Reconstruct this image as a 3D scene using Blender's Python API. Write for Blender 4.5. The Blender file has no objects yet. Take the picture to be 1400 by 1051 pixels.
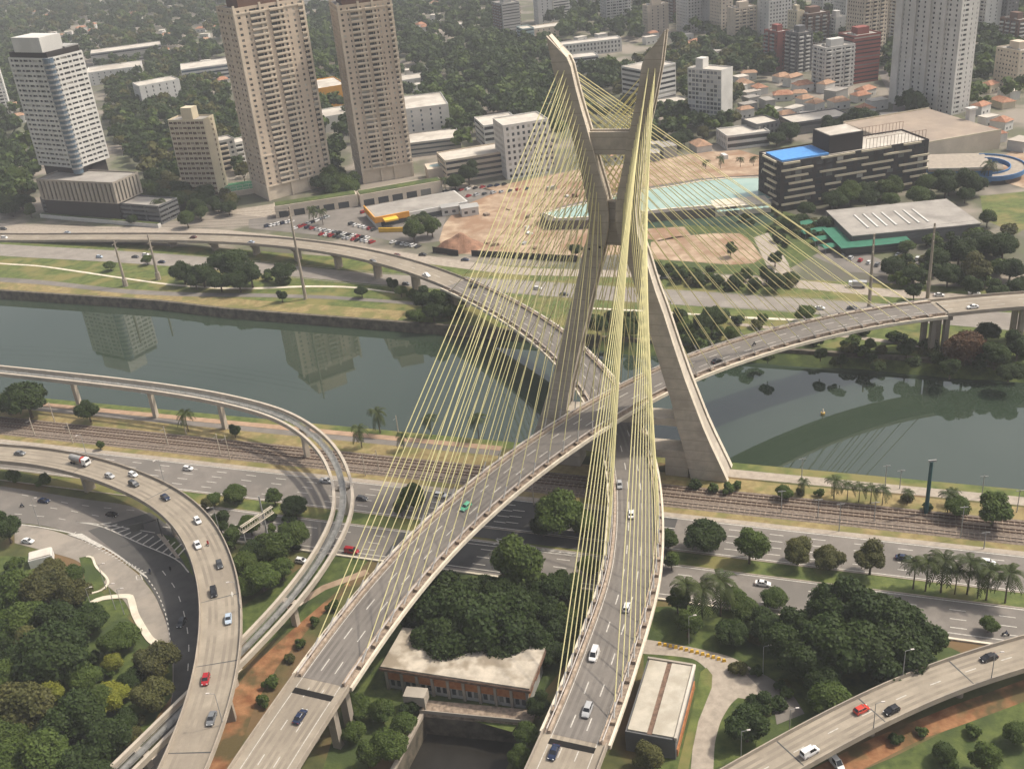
import bpy, math, random
import numpy as np
from mathutils import Vector, Matrix
random.seed(7); RNG = np.random.default_rng(7)
S = bpy.context.scene
COL = S.collection
# ------------------------------------------------------------------ camera
F_PX, CX, CY, CAM_H = 1450.0, 700.0, 525.5, 189.0          # photograph is 1400 x 1051
_nad = np.array([270.0, 2849.5]); _L = np.hypot(*_nad); DN = _nad / _L
RV = np.array([DN[1], -DN[0]]); TH = math.atan(F_PX / _L)
FWD = np.array([0, math.cos(TH), -math.sin(TH)]); UPV = np.array([0, math.sin(TH), math.cos(TH)]); RIGHT = np.array([1.0, 0, 0])
cam_d = bpy.data.cameras.new('camera'); cam = bpy.data.objects.new('camera', cam_d); COL.objects.link(cam)
cam_d.sensor_width = 36; cam_d.lens = 36 * F_PX / 1400; cam_d.clip_end = 20000; cam_d.clip_start = 1
cxv = RIGHT * RV[0] - UPV * DN[0]; cyv = -RIGHT * RV[1] + UPV * DN[1]
cam.matrix_world = Matrix(((cxv[0], cyv[0], -FWD[0], 0), (cxv[1], cyv[1], -FWD[1], 0), (cxv[2], cyv[2], -FWD[2], CAM_H), (0, 0, 0, 1)))
S.camera = cam
# ------------------------------------------------------------------ light
SUN_AZ = (0.95, 0.20); SUN_EL = math.radians(54)
W = bpy.data.worlds.new('World'); S.world = W; W.use_nodes = True
nt = W.node_tree; bg = nt.nodes['Background']
sky = nt.nodes.new('ShaderNodeTexSky'); sky.sky_type = 'NISHITA'; sky.sun_disc = False
sky.sun_elevation = SUN_EL; sky.sun_rotation = math.atan2(SUN_AZ[0], SUN_AZ[1])
sky.air_density = 1.0; sky.dust_density = 6.0; sky.ozone_density = 1.0
hs = nt.nodes.new('ShaderNodeHueSaturation'); hs.inputs['Saturation'].default_value = 0.45
nt.links.new(sky.outputs[0], hs.inputs['Color']); nt.links.new(hs.outputs[0], bg.inputs[0]); bg.inputs[1].default_value = 0.15
sd = bpy.data.lights.new('sun', 'SUN'); sun = bpy.data.objects.new('sun', sd); COL.objects.link(sun)
sd.energy = 3.4; sd.angle = math.radians(2.0); sd.color = (1.0, 0.91, 0.77)
hl = math.hypot(*SUN_AZ)
sv = Vector((SUN_AZ[0] / hl * math.cos(SUN_EL), SUN_AZ[1] / hl * math.cos(SUN_EL), math.sin(SUN_EL)))
sun.rotation_euler = sv.to_track_quat('Z', 'Y').to_euler(); sun.location = (0, 0, 400)
S.view_settings.view_transform = 'Standard'; S.view_settings.look = 'None'; S.view_settings.gamma = 1
S.view_settings.use_curve_mapping = False; S.view_settings.exposure = 0.20
S.cycles.max_bounces = 5; S.cycles.diffuse_bounces = 2; S.cycles.glossy_bounces = 3; S.cycles.volume_bounces = 0
S.cycles.transmission_bounces = 2; S.cycles.transparent_max_bounces = 4; S.cycles.use_denoising = True
S.cycles.caustics_reflective = False; S.cycles.caustics_refractive = False
# ------------------------------------------------------------------ geometry helpers
def ray(px, py):
    p = np.array([px - CX, py - CY]); return FWD * F_PX + RIGHT * (p @ RV) - UPV * (p @ DN)
def P(px, py, z=0.0):                                        # point at height z seen at a photo position
    r = ray(px, py); t = (z - CAM_H) / r[2]; return np.array([0, 0, CAM_H]) + r * t
def proj(w):
    w = np.asarray(w, float) - np.array([0, 0, CAM_H]); d = w @ FWD
    return np.array([CX, CY]) + F_PX * (w @ RIGHT) / d * RV - F_PX * (w @ UPV) / d * DN
def depth(w): return float((np.asarray(w, float) - np.array([0, 0, CAM_H])) @ FWD)
E2 = np.array([.935, -.354, 0]); E2 /= np.linalg.norm(E2); N2 = np.array([-E2[1], E2[0], 0])
def ST(s, t, z=0.0): return E2 * s + N2 * t + np.array([0, 0, z])   # along / across the river
def tag(o, label=None, cat=None, group=None, kind=None):
    if label: o['label'] = label
    if cat: o['category'] = cat
    if group: o['group'] = group
    if kind: o['kind'] = kind
    return o
def empty(name, loc=(0, 0, 0), rz=0.0, label=None, cat=None, group=None):
    o = bpy.data.objects.new(name, None); COL.objects.link(o); o.location = loc; o.rotation_euler = (0, 0, rz)
    o.empty_display_size = 0.5
    return tag(o, label, cat, group)
class MB:
    def __init__(self): self.v = []; self.f = []; self.m = []
    def add(self, vs, fs, m=0):
        b = len(self.v); self.v.extend([tuple(map(float, q)) for q in vs])
        for f in fs: self.f.append(tuple(b + i for i in f)); self.m.append(m)
    def quad(self, a, b, c, d, m=0): self.add([a, b, c, d], [(0, 1, 2, 3)], m)
    def box(self, x0, x1, y0, y1, z0, z1, m=0, top=None):
        tx0, tx1, ty0, ty1 = top or (x0, x1, y0, y1)
        self.add([(x0, y0, z0), (x1, y0, z0), (x1, y1, z0), (x0, y1, z0), (tx0, ty0, z1), (tx1, ty0, z1), (tx1, ty1, z1), (tx0, ty1, z1)],
                 [(3, 2, 1, 0), (4, 5, 6, 7), (0, 1, 5, 4), (1, 2, 6, 5), (2, 3, 7, 6), (3, 0, 4, 7)], m)
    def tube(self, a, b, r0, r1=None, n=6, m=0, caps=True):
        a = Vector(a); b = Vector(b); r1 = r0 if r1 is None else r1
        z = (b - a).normalized(); x = z.orthogonal().normalized(); y = z.cross(x)
        vs = []
        for c, r in ((a, r0), (b, r1)):
            for k in range(n):
                q = 2 * math.pi * k / n; vs.append(c + x * (r * math.cos(q)) + y * (r * math.sin(q)))
        fs = [(k, (k + 1) % n, n + (k + 1) % n, n + k) for k in range(n)]
        if caps: fs += [tuple(range(n))[::-1], tuple(range(n, 2 * n))]
        self.add(vs, fs, m)
    def sweep(self, path, prof, closed=True, caps=True, m=0):
        path = np.asarray(path, float); k = len(prof); T = np.gradient(path[:, :2], axis=0)
        T /= np.linalg.norm(T, axis=1)[:, None] + 1e-9; R = np.c_[T[:, 1], -T[:, 0]]
        vs = []
        for p, r in zip(path, R):
            for o, h in prof: vs.append((p[0] + r[0] * o, p[1] + r[1] * o, p[2] + h))
        fs = []; n = len(path); kk = k if closed else k - 1
        for i in range(n - 1):
            for j in range(kk):
                a = i * k + j; b = i * k + (j + 1) % k; fs.append((a, b, b + k, a + k))
        if caps and closed: fs += [tuple(range(k))[::-1], tuple(range((n - 1) * k, n * k))]
        self.add(vs, fs, m)
    def build(self, name, mats, parent=None, world=True, smooth=False, loc=None):
        v = np.array(self.v, float).reshape(-1, 3)
        if parent is not None and world: v = v - np.array(parent.location)
        me = bpy.data.meshes.new(name); me.from_pydata(v.tolist(), [], self.f)
        for q in (mats if isinstance(mats, (list, tuple)) else [mats]): me.materials.append(q)
        if any(self.m): me.polygons.foreach_set('material_index', self.m)
        if smooth: me.polygons.foreach_set('use_smooth', [True] * len(me.polygons))
        me.update()
        o = bpy.data.objects.new(name, me); COL.objects.link(o)
        if parent is not None: o.parent = parent
        if loc is not None: o.location = loc
        return o
def smooth_path(pts, step=4.0):
    p = np.array(pts, float); q = np.vstack([2 * p[0] - p[1], p, 2 * p[-1] - p[-2]]); out = []
    for i in range(1, len(q) - 2):
        n = max(1, int(np.linalg.norm(q[i + 1] - q[i]) / step))
        for k in range(n):
            t = k / n; a, b, c, d = q[i - 1], q[i], q[i + 1], q[i + 2]
            out.append(0.5 * (2 * b + (c - a) * t + (2 * a - 5 * b + 4 * c - d) * t * t + (3 * b - a - 3 * c + d) * t ** 3))
    out.append(q[-2]); return np.array(out)
def relax(p, k=3):
    p = np.array(p, float)
    for _ in range(k): p[1:-1] = (p[:-2] + 2 * p[1:-1] + p[2:]) / 4
    return p
def right_of(path):
    T = np.gradient(np.asarray(path)[:, :2], axis=0); T /= np.linalg.norm(T, axis=1)[:, None] + 1e-9
    return np.c_[T[:, 1], -T[:, 0]]
def offset(path, o, dz=0.0):
    R = right_of(path); q = np.array(path, float); q[:, 0] += R[:, 0] * o; q[:, 1] += R[:, 1] * o; q[:, 2] += dz; return q
def arclen(path): return np.r_[0, np.cumsum(np.linalg.norm(np.diff(path, axis=0), axis=1))]
def at_len(path, d, off=0.0, dz=0.0):
    L = arclen(path); q = offset(path, off, dz) if (off or dz) else path
    return np.array([np.interp(d, L, q[:, i]) for i in range(3)])
def heading(path, d):
    a = at_len(path, max(d - 1, 0)); b = at_len(path, d + 1); return math.atan2(b[1] - a[1], b[0] - a[0])
def near_len(path, x, y):
    L = arclen(path); i = int(np.argmin((path[:, 0] - x) ** 2 + (path[:, 1] - y) ** 2)); return float(L[i])
def cut(path, d0, d1):
    L = arclen(path); ds = np.r_[d0, L[(L > d0) & (L < d1)], d1]; return np.array([[np.interp(d, L, path[:, i]) for i in range(3)] for d in ds])
def dashes(mb, path, off, on, gap, w, dz, d0=0, d1=None, m=0):
    q = offset(path, off, dz); L = arclen(q); d1 = L[-1] if d1 is None else d1; d = d0
    while d + on < d1:
        seg = cut(q, d, d + on); mb.sweep(seg, [(-w / 2, 0), (w / 2, 0)], closed=False); d += on + gap
def poly(name, pts, z, mat, label=None, kind='structure', px=True, thick=0.0, parent=None):
    w = [P(a, b, z) if px else np.array([a, b, z]) for a, b in pts]
    mb = MB(); n = len(w); ar = sum(w[i][0] * w[(i + 1) % n][1] - w[(i + 1) % n][0] * w[i][1] for i in range(n))
    if ar < 0: w = w[::-1]
    if thick:
        mb.add(w + [q - np.array([0, 0, thick]) for q in w], [tuple(range(n))] + [(i, i + n, (i + 1) % n + n, (i + 1) % n) for i in range(n)])
    else: mb.add(w, [tuple(range(n))])
    o = mb.build(name, mat, parent)
    if parent is None: tag(o, label, kind=kind)
    return o
# ------------------------------------------------------------------ materials
def nodes(name):
    m = bpy.data.materials.new(name); m.use_nodes = True; t = m.node_tree; return m, t, t.nodes['Principled BSDF']
def mixc(t, fac, a, b, mode='MIX'):
    n = t.nodes.new('ShaderNodeMix'); n.data_type = 'RGBA'; n.blend_type = mode
    for sock, v in ((n.inputs[0], fac), (n.inputs[6], a), (n.inputs[7], b)):
        if hasattr(v, 'is_output'): t.links.new(v, sock)
        else: sock.default_value = (*v, 1) if isinstance(v, tuple) and len(v) == 3 else v
    return n.outputs[2]
def noise(t, scale, detail=4, rough=.6, vec=None, lo=.35, hi=.65):
    n = t.nodes.new('ShaderNodeTexNoise'); n.inputs['Scale'].default_value = scale; n.inputs['Detail'].default_value = detail; n.inputs['Roughness'].default_value = rough
    if vec is not None: t.links.new(vec, n.inputs['Vector'])
    r = t.nodes.new('ShaderNodeMapRange'); r.inputs[1].default_value = lo; r.inputs[2].default_value = hi; t.links.new(n.outputs[0], r.inputs[0]); return r.outputs[0]
def pos(t, sc=None):
    g = t.nodes.new('ShaderNodeNewGeometry')
    if sc is None: return g.outputs['Position']
    m = t.nodes.new('ShaderNodeVectorMath'); m.operation = 'MULTIPLY'; m.inputs[1].default_value = sc; t.links.new(g.outputs['Position'], m.inputs[0]); return m.outputs[0]
def M(name, c, rough=.85, var=.18, scale=.3, c2=None, bump=0.0, metal=0.0, scale2=None, c3=None, stretch=None, spec=.3, joint=None):
    m, t, b = nodes(name); v = pos(t, stretch)
    col = mixc(t, noise(t, scale, vec=v), tuple(x * (1 - var) for x in c), c2 or tuple(min(1, x * (1 + var)) for x in c))
    if c3 is not None: col = mixc(t, noise(t, scale2 or scale * .2, 3, vec=pos(t), lo=.48, hi=.6), col, c3)
    f = noise(t, scale * 9, 2, vec=pos(t), lo=.2, hi=.8); col = mixc(t, f, col, mixc(t, .88, (0, 0, 0), col))
    if joint:                                                # cast-in-place lift lines
        sp = t.nodes.new('ShaderNodeSeparateXYZ'); t.links.new(pos(t), sp.inputs[0])
        d = t.nodes.new('ShaderNodeMath'); d.operation = 'DIVIDE'; d.inputs[1].default_value = joint; t.links.new(sp.outputs[2], d.inputs[0])
        fr = t.nodes.new('ShaderNodeMath'); fr.operation = 'FRACT'; t.links.new(d.outputs[0], fr.inputs[0])
        lt = t.nodes.new('ShaderNodeMath'); lt.operation = 'LESS_THAN'; lt.inputs[1].default_value = .05; t.links.new(fr.outputs[0], lt.inputs[0])
        col = mixc(t, lt.outputs[0], col, tuple(x * .66 for x in c))
    t.links.new(col, b.inputs['Base Color']); b.inputs['Roughness'].default_value = rough; b.inputs['Metallic'].default_value = metal
    b.inputs['Specular IOR Level'].default_value = spec
    if bump:
        n = t.nodes.new('ShaderNodeTexNoise'); n.inputs['Scale'].default_value = scale * 6; n.inputs['Detail'].default_value = 5; t.links.new(pos(t), n.inputs['Vector'])
        bp = t.nodes.new('ShaderNodeBump'); bp.inputs['Strength'].default_value = bump; bp.inputs['Distance'].default_value = .3
        t.links.new(n.outputs[0], bp.inputs['Height']); t.links.new(bp.outputs[0], b.inputs['Normal'])
    return m
def leaf(name, c, var=.35):
    m, t, b = nodes(name); oi = t.nodes.new('ShaderNodeObjectInfo'); g = t.nodes.new('ShaderNodeNewGeometry')
    col = mixc(t, oi.outputs['Random'], tuple(x * (1 - var * .7) for x in c), (c[0] * (1 + var), c[1] * (1 + var * .8), c[2] * (1 + var * .3)))
    col = mixc(t, g.outputs['Random Per Island'], mixc(t, .35, col, (c[0] * .45, c[1] * .5, c[2] * .6)), mixc(t, .3, col, (c[0] * 2.0, c[1] * 1.7, c[2] * 1.4)))
    col = mixc(t, noise(t, .12, 3, vec=pos(t)), col, mixc(t, .25, col, (c[0] * 1.9, c[1] * 1.4, c[2])))
    t.links.new(col, b.inputs['Base Color']); b.inputs['Roughness'].default_value = .65; b.inputs['Specular IOR Level'].default_value = .25
    tr = t.nodes.new('ShaderNodeBsdfTranslucent'); t.links.new(col, tr.inputs[0]); mx = t.nodes.new('ShaderNodeMixShader'); mx.inputs[0].default_value = .3
    t.links.new(b.outputs[0], mx.inputs[1]); t.links.new(tr.outputs[0], mx.inputs[2]); t.links.new(mx.outputs[0], t.nodes['Material Output'].inputs[0]); return m
def glass(name, a=(.035, .04, .045), b_=(.16, .16, .15), c_=(.45, .43, .38), k1=.62, k2=.86):
    m, t, b = nodes(name); g = t.nodes.new('ShaderNodeNewGeometry'); oi = t.nodes.new('ShaderNodeObjectInfo')
    ad = t.nodes.new('ShaderNodeMath'); ad.operation = 'ADD'; t.links.new(g.outputs['Random Per Island'], ad.inputs[0]); t.links.new(oi.outputs['Random'], ad.inputs[1])
    fr = t.nodes.new('ShaderNodeMath'); fr.operation = 'FRACT'; t.links.new(ad.outputs[0], fr.inputs[0])
    r = t.nodes.new('ShaderNodeValToRGB'); r.color_ramp.interpolation = 'CONSTANT'; e = r.color_ramp.elements
    e[0].color = (*a, 1); e[1].position = k1; e[1].color = (*b_, 1); q = e.new(k2); q.color = (*c_, 1)
    t.links.new(fr.outputs[0], r.inputs[0]); t.links.new(r.outputs[0], b.inputs['Base Color']); b.inputs['Roughness'].default_value = .12; b.inputs['Specular IOR Level'].default_value = .5
    return m
m_ = {}
m_['conc'] = M('weathered concrete', (.33, .28, .222), var=.14, scale=.25, c3=(.29, .25, .205), scale2=.06)
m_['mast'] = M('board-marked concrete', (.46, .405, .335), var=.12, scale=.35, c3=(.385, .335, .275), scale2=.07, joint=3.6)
m_['mast_sunlit'] = M('sunlit mast concrete', (.56, .49, .395), var=.12, scale=.3, joint=3.6)  # paler copy of the mast concrete, sunlight painted into its colour
m_['slab'] = M('pale concrete pavement', (.298, .255, .198), var=.12, scale=.15, c3=(.245, .208, .162), scale2=.05, stretch=(1, 1, 1))
m_['edge'] = M('painted concrete edge beam', (.62, .55, .44), var=.12, scale=.3)
m_['dirtyconc'] = M('stained concrete', (.25, .19, .145), var=.35, scale=.9, c2=(.36, .28, .21))
m_['barrier'] = M('tan stained barrier concrete', (.36, .275, .2), var=.3, scale=.8, c2=(.45, .36, .28))
m_['slabworn'] = M('tyre-darkened concrete', (.262, .222, .172), var=.14, scale=.25, c3=(.22, .186, .145), scale2=.08)
m_['deckworn'] = M('tyre-darkened asphalt', (.16, .143, .126), var=.12, scale=.3, c3=(.135, .12, .106), scale2=.08)
m_['deckasph'] = M('worn deck asphalt', (.185, .165, .145), var=.1, scale=.2, c3=(.15, .135, .12), scale2=.05)
m_['asph'] = M('grey road asphalt', (.185, .165, .145), var=.12, scale=.2, c3=(.15, .136, .12), scale2=.04)
m_['roadlight'] = M('pale worn expressway', (.26, .232, .2), var=.1, scale=.2, c3=(.215, .19, .165), scale2=.04)
m_['asphdark'] = M('dark asphalt', (.06, .058, .056), var=.15, scale=.25, c3=(.085, .08, .075), scale2=.05)
m_['faint'] = M('worn road paint', (.31, .285, .25), var=.25, scale=1.5)
m_['white'] = M('white road paint', (.48, .45, .40), var=.2, scale=1.5)
m_['plaza'] = M('worn exit pavement', (.25, .22, .185), var=.12, scale=.3, c3=(.30, .26, .215), scale2=.08)
m_['pave'] = M('pale pavement', (.34, .29, .235), var=.15, scale=.5)
m_['grass'] = M('mown grass', (.085, .12, .028), var=.3, scale=.25, c2=(.13, .155, .04), c3=(.18, .16, .055), scale2=.05, bump=.3)
m_['lushgrass'] = M('lush grass', (.06, .09, .02), var=.3, scale=.3, c2=(.10, .125, .03), c3=(.045, .065, .018), scale2=.06, bump=.3)
m_['drygrass'] = M('dry grass', (.26, .19, .08), var=.25, scale=.3, c2=(.31, .245, .11), c3=(.16, .15, .05), scale2=.08, bump=.3)
m_['dirt'] = M('tan bare soil', (.34, .225, .145), var=.25, scale=.12, c2=(.46, .345, .24), c3=(.27, .165, .10), scale2=.05, bump=.2)
m_['reddirt'] = M('red soil', (.27, .11, .045), var=.3, scale=.25, c2=(.33, .17, .08), c3=(.10, .075, .03), scale2=.09, bump=.3)
m_['path'] = M('reddish cycle path', (.36, .24, .16), var=.15, scale=.3)
m_['bankwall'] = M('mossy river wall', (.085, .075, .055), var=.35, scale=.35, c2=(.15, .125, .09))
m_['ballast'] = M('rail ballast', (.17, .125, .095), var=.3, scale=1.2, c2=(.23, .185, .145))
m_['rust'] = M('rusty rail', (.09, .05, .032), var=.2, scale=1)
m_['railgrey'] = M('worn rail steel', (.28, .23, .19), var=.2, scale=1)
m_['town'] = M('mixed town ground', (.15, .135, .11), var=.3, scale=.03, c2=(.11, .12, .06), c3=(.25, .215, .175), scale2=.018)
m_['nearground'] = M('patchy grass and soil', (.085, .095, .03), var=.35, scale=.12, c2=(.11, .11, .035), c3=(.15, .095, .045), scale2=.03, bump=.3)
m_['stay'] = M('yellow stay sheath', (.72, .65, .33), rough=.45, var=.05, scale=.3)
m_['stay2'] = M('grey stay guide pipe', (.45, .43, .4), rough=.4, var=.1, scale=1)
m_['steelwhite'] = M('white painted steel', (.55, .5, .46), rough=.5, var=.1, scale=1)
m_['steelgrey'] = M('galvanised steel', (.30, .295, .285), rough=.5, var=.1, scale=1)
m_['darksteel'] = M('dark steel', (.06, .06, .06), rough=.5, var=.1, scale=1)
m_['mono'] = M('monorail beam concrete', (.46, .4, .325), var=.1, scale=.3)
m_['walk'] = M('steel walkway grating', (.22, .215, .20), rough=.6, var=.25, scale=.5, metal=0)
m_['glass'] = glass('window glass'); m_['glassdark'] = glass('dark window glass', k1=.85, k2=.96)
m_['carglass'] = M('car glass', (.02, .022, .025), rough=.08, var=.05, scale=1, spec=.6)
m_['tyre'] = M('tyre rubber', (.02, .02, .02), var=.1, scale=1)
m_['trunk'] = M('bark', (.10, .075, .05), var=.25, scale=1)
# water
mw, tw, bw = nodes('river water'); g_ = noise(tw, .02, 3, vec=pos(tw))
tw.links.new(mixc(tw, g_, (.026, .040, .025), (.033, .047, .031)), bw.inputs['Base Color']); bw.inputs['Roughness'].default_value = .015; bw.inputs['IOR'].default_value = 1.72
nn = tw.nodes.new('ShaderNodeTexNoise'); nn.inputs['Scale'].default_value = .9; nn.inputs['Detail'].default_value = 4; tw.links.new(pos(tw), nn.inputs['Vector'])
bb = tw.nodes.new('ShaderNodeBump'); bb.inputs['Strength'].default_value = .012; bb.inputs['Distance'].default_value = .2; tw.links.new(nn.outputs[0], bb.inputs['Height']); tw.links.new(bb.outputs[0], bw.inputs['Normal'])
m_['water'] = mw
mp, tp, bp_ = nodes('pool water'); tp.links.new(mixc(tp, noise(tp, .05, 3, vec=pos(tp)), (.25, .37, .315), (.34, .45, .39)), bp_.inputs['Base Color']); bp_.inputs['Roughness'].default_value = .08; m_['pool'] = mp
# ------------------------------------------------------------------ ground, river, roads
def struct(o): o['kind'] = 'structure'; return o
BANK = [(-1500, 430), (-700, 416), (-440, 411), (-340, 409), (-296, 404), (-190, 400), (-100, 397), (60, 394), (400, 385), (1500, 360)]
hole = [P(*q)[:2] for q in [(540, 1054), (690, 1054), (722, 992), (580, 978)]]
hole = [np.array([q[0], q[1], 0]) for q in hole]
def _bankline(): return [ST(s, 306) for s in (-1500, 1500)]
mb = MB(); o_ = [ST(-1500, -500), ST(1500, -500), ST(1500, 306), ST(-1500, 306)]
for i in range(4): mb.quad(o_[i], o_[(i + 1) % 4], hole[(i + 1) % 4], hole[i])
struct(mb.build('ground', m_['nearground']))
mb = MB(); bk = [ST(s, t) for s, t in BANK]; far = [ST(s, 6000) for s in (-6000, 6000)]
mb.add(bk + [ST(6000, 300), ST(6000, 7000), ST(-6000, 7000), ST(-6000, 460)], [tuple(range(len(bk) + 4))]); struct(mb.build('ground', m_['town']))
mb = MB(); mb.quad(ST(-6000, 250, -4), ST(6000, 250, -4), ST(6000, 470, -4), ST(-6000, 470, -4)); struct(mb.build('river', m_['water']))
mb = MB(); mb.sweep([ST(s, t) for s, t in BANK], [(1.2, .5), (2.2, -5), (0, -5), (-.6, 0), (-.6, .5)]); struct(mb.build('river_wall', m_['bankwall']))
mb = MB(); mb.sweep([ST(s, 306) for s in (-1500, -700, -200, 200, 1500)], [(0, .02), (-3.5, -5), (-3.6, -5), (.8, -5), (.8, .02)]); struct(mb.build('river_bank', m_['grass']))
def strip(name, s0, s1, t0, t1, z, mat, parent=None):
    mb = MB(); mb.quad(ST(s0, t0, z), ST(s1, t0, z), ST(s1, t1, z), ST(s0, t1, z)); o = mb.build(name, mat, parent)
    return o if parent else struct(o)
def edgestrip(name, U, L, z, mat, n=60, parent=None):
    def rs(pts):
        p = np.array(pts, float); d = np.r_[0, np.cumsum(np.hypot(*np.diff(p, axis=0).T))]; q = np.linspace(0, d[-1], n); return [P(np.interp(k, d, p[:, 0]), np.interp(k, d, p[:, 1]), z) for k in q]
    u, l = rs(U), rs(L); u = relax(u, 4); l = relax(l, 4); mb = MB(); mb.add(list(l) + list(u), [(i, i + 1, n + i + 1, n + i) for i in range(n - 1)])
    o = mb.build(name, mat, parent); return (o if parent else struct(o)), (u + l) / 2
# --- near bank, river side first
strip('grass_verge', -900, 500, 301.5, 306, .03, m_['grass']); strip('cycle_path', -900, -120, 299.5, 302.5, .05, m_['path'])
strip('service_lane', -900, -120, 296, 299.3, .05, m_['asph']); strip('cycle_path', -58, 500, 297, 301.8, .05, m_['pave'])
strip('dry_verge', -900, 500, 288.5, 296, .03, m_['drygrass']); strip('dry_verge', -900, 500, 273, 276.4, .03, m_['drygrass'])
strip('rail_bed', -900, 500, 276, 289, .05, m_['ballast'])
for k, (tc, mt) in enumerate(((286.6, 'rust'), (282.6, 'rust'), (278.3, 'railgrey'))):
    e0 = ST(-300, tc, .05); tr = empty('railway_track', e0, label=['rusty railway track along the river side of the ballast', 'rusty railway track in the middle of the ballast bed', 'worn grey railway track beside the roadside verge'][k], cat='track')
    for sgn in (-.8, .8):
        mb = MB(); mb.sweep([ST(s, tc + sgn, .05) for s in (-900, -300, 0, 500)], [(-.11, 0), (.11, 0), (.11, .3), (-.11, .3)]); mb.build('rail', m_[mt], tr)
    mb = MB()
    for s in np.arange(-420, 120, 1.6):
        a, b = ST(s, tc - 1.3), ST(s, tc + 1.3); mb.sweep([np.array([a[0], a[1], .05]), np.array([b[0], b[1], .05])], [(-.16, 0), (.16, 0), (.16, .14), (-.16, .14)])
    tag(mb.build('sleepers', m_['dirtyconc'], tr), kind='stuff')
strip('shoulder', -900, 500, 270.6, 273, .07, m_['pave'])
def marked(name, s0, s1, t0, t1, lanes, z=.08, mat='asph', edges=()):
    r = strip(name, s0, s1, t0, t1, z, m_[mat]); mb = MB(); path = np.array([ST(s, 0, z + .03) for s in np.arange(s0, s1, 40)])
    for t in lanes:
        q = path + N2 * t
        dashes(mb, q, 0, 4, 8, .32, 0)
    for t in edges: mb.sweep(path + N2 * t, [(-.18, 0), (.18, 0)], closed=False)
    tag(mb.build('lane_markings', m_['white'], r), kind='stuff'); return r
marked('road', -900, 500, 254, 270.8, (257.6, 260.9, 264.2, 267.5), edges=(254.6, 270.3))
strip('road_median', -900, 500, 247, 254, .04, m_['grass']); 
for t in (247.2, 253.8):
    mb = MB(); mb.sweep([ST(s, t) for s in (-900, 0, 500)], [(-.2, 0), (.2, 0), (.2, .16), (-.2, .16)]); struct(mb.build('kerb', m_['pave']))
marked('road', -215, 500, 231, 247, (235.5, 239, 242.8), edges=(233.2, 246.5))
mb = MB(); mb.sweep([ST(s, 230.7) for s in (-190, 0, 500)], [(-.35, 0), (.35, 0), (.35, .5), (-.35, .5)]); struct(mb.build('kerb', m_['edge']))
# darker lane sheets laid under the spans
strip('road_lane', -118, -52, 248.5, 270.5, .095, m_['asphdark']); strip('road_lane', -135, -88, 232.5, 246.3, .095, m_['asphdark'])
mb = MB(); base = np.array([ST(s, 0, .14) for s in np.arange(-140, -40, 10)])
for t in (254.5, 258.0, 261.4, 264.8): dashes(mb, base + N2 * t, 0, 4, 8, .32, 0)
for k in range(11):                                          # chevrons in the gore
    s = -103 + k * 2.5; w = 2.6 - k * .17; c = 247.2 - k * .15
    mb.quad(ST(s, c, .14), ST(s + .7, c, .14), ST(s - .6, c + w / 2, .14), ST(s - 1.3, c + w / 2, .14)); mb.quad(ST(s - 1.3, c - w / 2, .14), ST(s - .6, c - w / 2, .14), ST(s + .7, c, .14), ST(s, c, .14))
mb.quad(ST(-104, 248.8, .14), ST(-76, 245.5, .14), ST(-76, 245.8, .14), ST(-104, 249.1, .14)); mb.quad(ST(-112, 244.7, .14), ST(-76, 245.1, .14), ST(-76, 245.4, .14), ST(-112, 245, .14))
struct(mb.build('gore_marking', m_['white']))
# --- left interchange road with its curving exit
lr, _c = edgestrip('road', [(-60, 657), (0, 664), (60, 673), (120, 683), (180, 690), (226, 712), (256, 745), (268, 782), (277, 830), (279, 880), (274, 950), (262, 1060)],
                   [(-60, 705), (15, 713), (60, 718), (100, 728), (150, 750), (190, 780), (214, 812), (228, 850), (236, 900), (236, 950), (226, 1000), (196, 1060)], .085, m_['asph'])
edgestrip('road_lane', [(205, 700), (228, 716), (255, 748), (268, 785), (277, 830), (279, 880), (274, 950), (262, 1060)], [(120, 725), (150, 748), (188, 778), (212, 812), (228, 850), (238, 900), (237, 950), (220, 1010)], .10, m_['asphdark'])
edgestrip('plaza_road', [(20, 716), (70, 724), (110, 737), (150, 755), (190, 785), (213, 815), (229, 855), (236, 895)], [(20, 742), (70, 755), (105, 765), (135, 790), (170, 820), (186, 850), (200, 872), (208, 885)], .075, m_['plaza'])
def line_px(mb, pts, w, z, on=None, gap=None):
    p = smooth_path([P(a, b, z) for a, b in pts], 2.0)
    if on: dashes(mb, p, 0, on, gap, w, 0)
    else: mb.sweep(p, [(-w / 2, 0), (w / 2, 0)], closed=False)
mb = MB(); Zm = .135
line_px(mb, [(16, 715), (60, 721), (105, 731), (150, 752), (200, 788)], .55, Zm); line_px(mb, [(105, 713), (140, 720), (190, 742), (240, 764), (258, 782)], .4, Zm)
line_px(mb, [(105, 713), (150, 718), (212, 728)], .3, Zm); line_px(mb, [(200, 788), (216, 812), (228, 845), (234, 885)], .28, Zm, 1.2, 1.2)
line_px(mb, [(222, 780), (240, 805), (252, 840), (258, 880), (256, 930)], .28, Zm, 3, 5); line_px(mb, [(40, 690), (90, 697), (150, 708)], .25, Zm, 3, 6); line_px(mb, [(20, 702), (70, 707), (105, 713)], .25, Zm, 3, 6); line_px(mb, [(30, 676), (110, 690), (200, 699)], .25, Zm, 3, 6)
for k in range(13):
    f = k / 12; a = (132 + f * 108, 717 + f * 46); b = (138 + f * 100 + (14 if f < .6 else 18), 714 + f * 32)
    line_px(mb, [a, b], .55, Zm)
for k in range(22):
    f = k / 21; a = (98 + f * 96, 731 + f * 52); line_px(mb, [a, (a[0] + 6, a[1] - 4 + 3 * f)], .45, Zm)
line_px(mb, [(186, 787), (192, 785), (195, 792), (187, 792), (186, 787)], .3, Zm)
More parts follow.
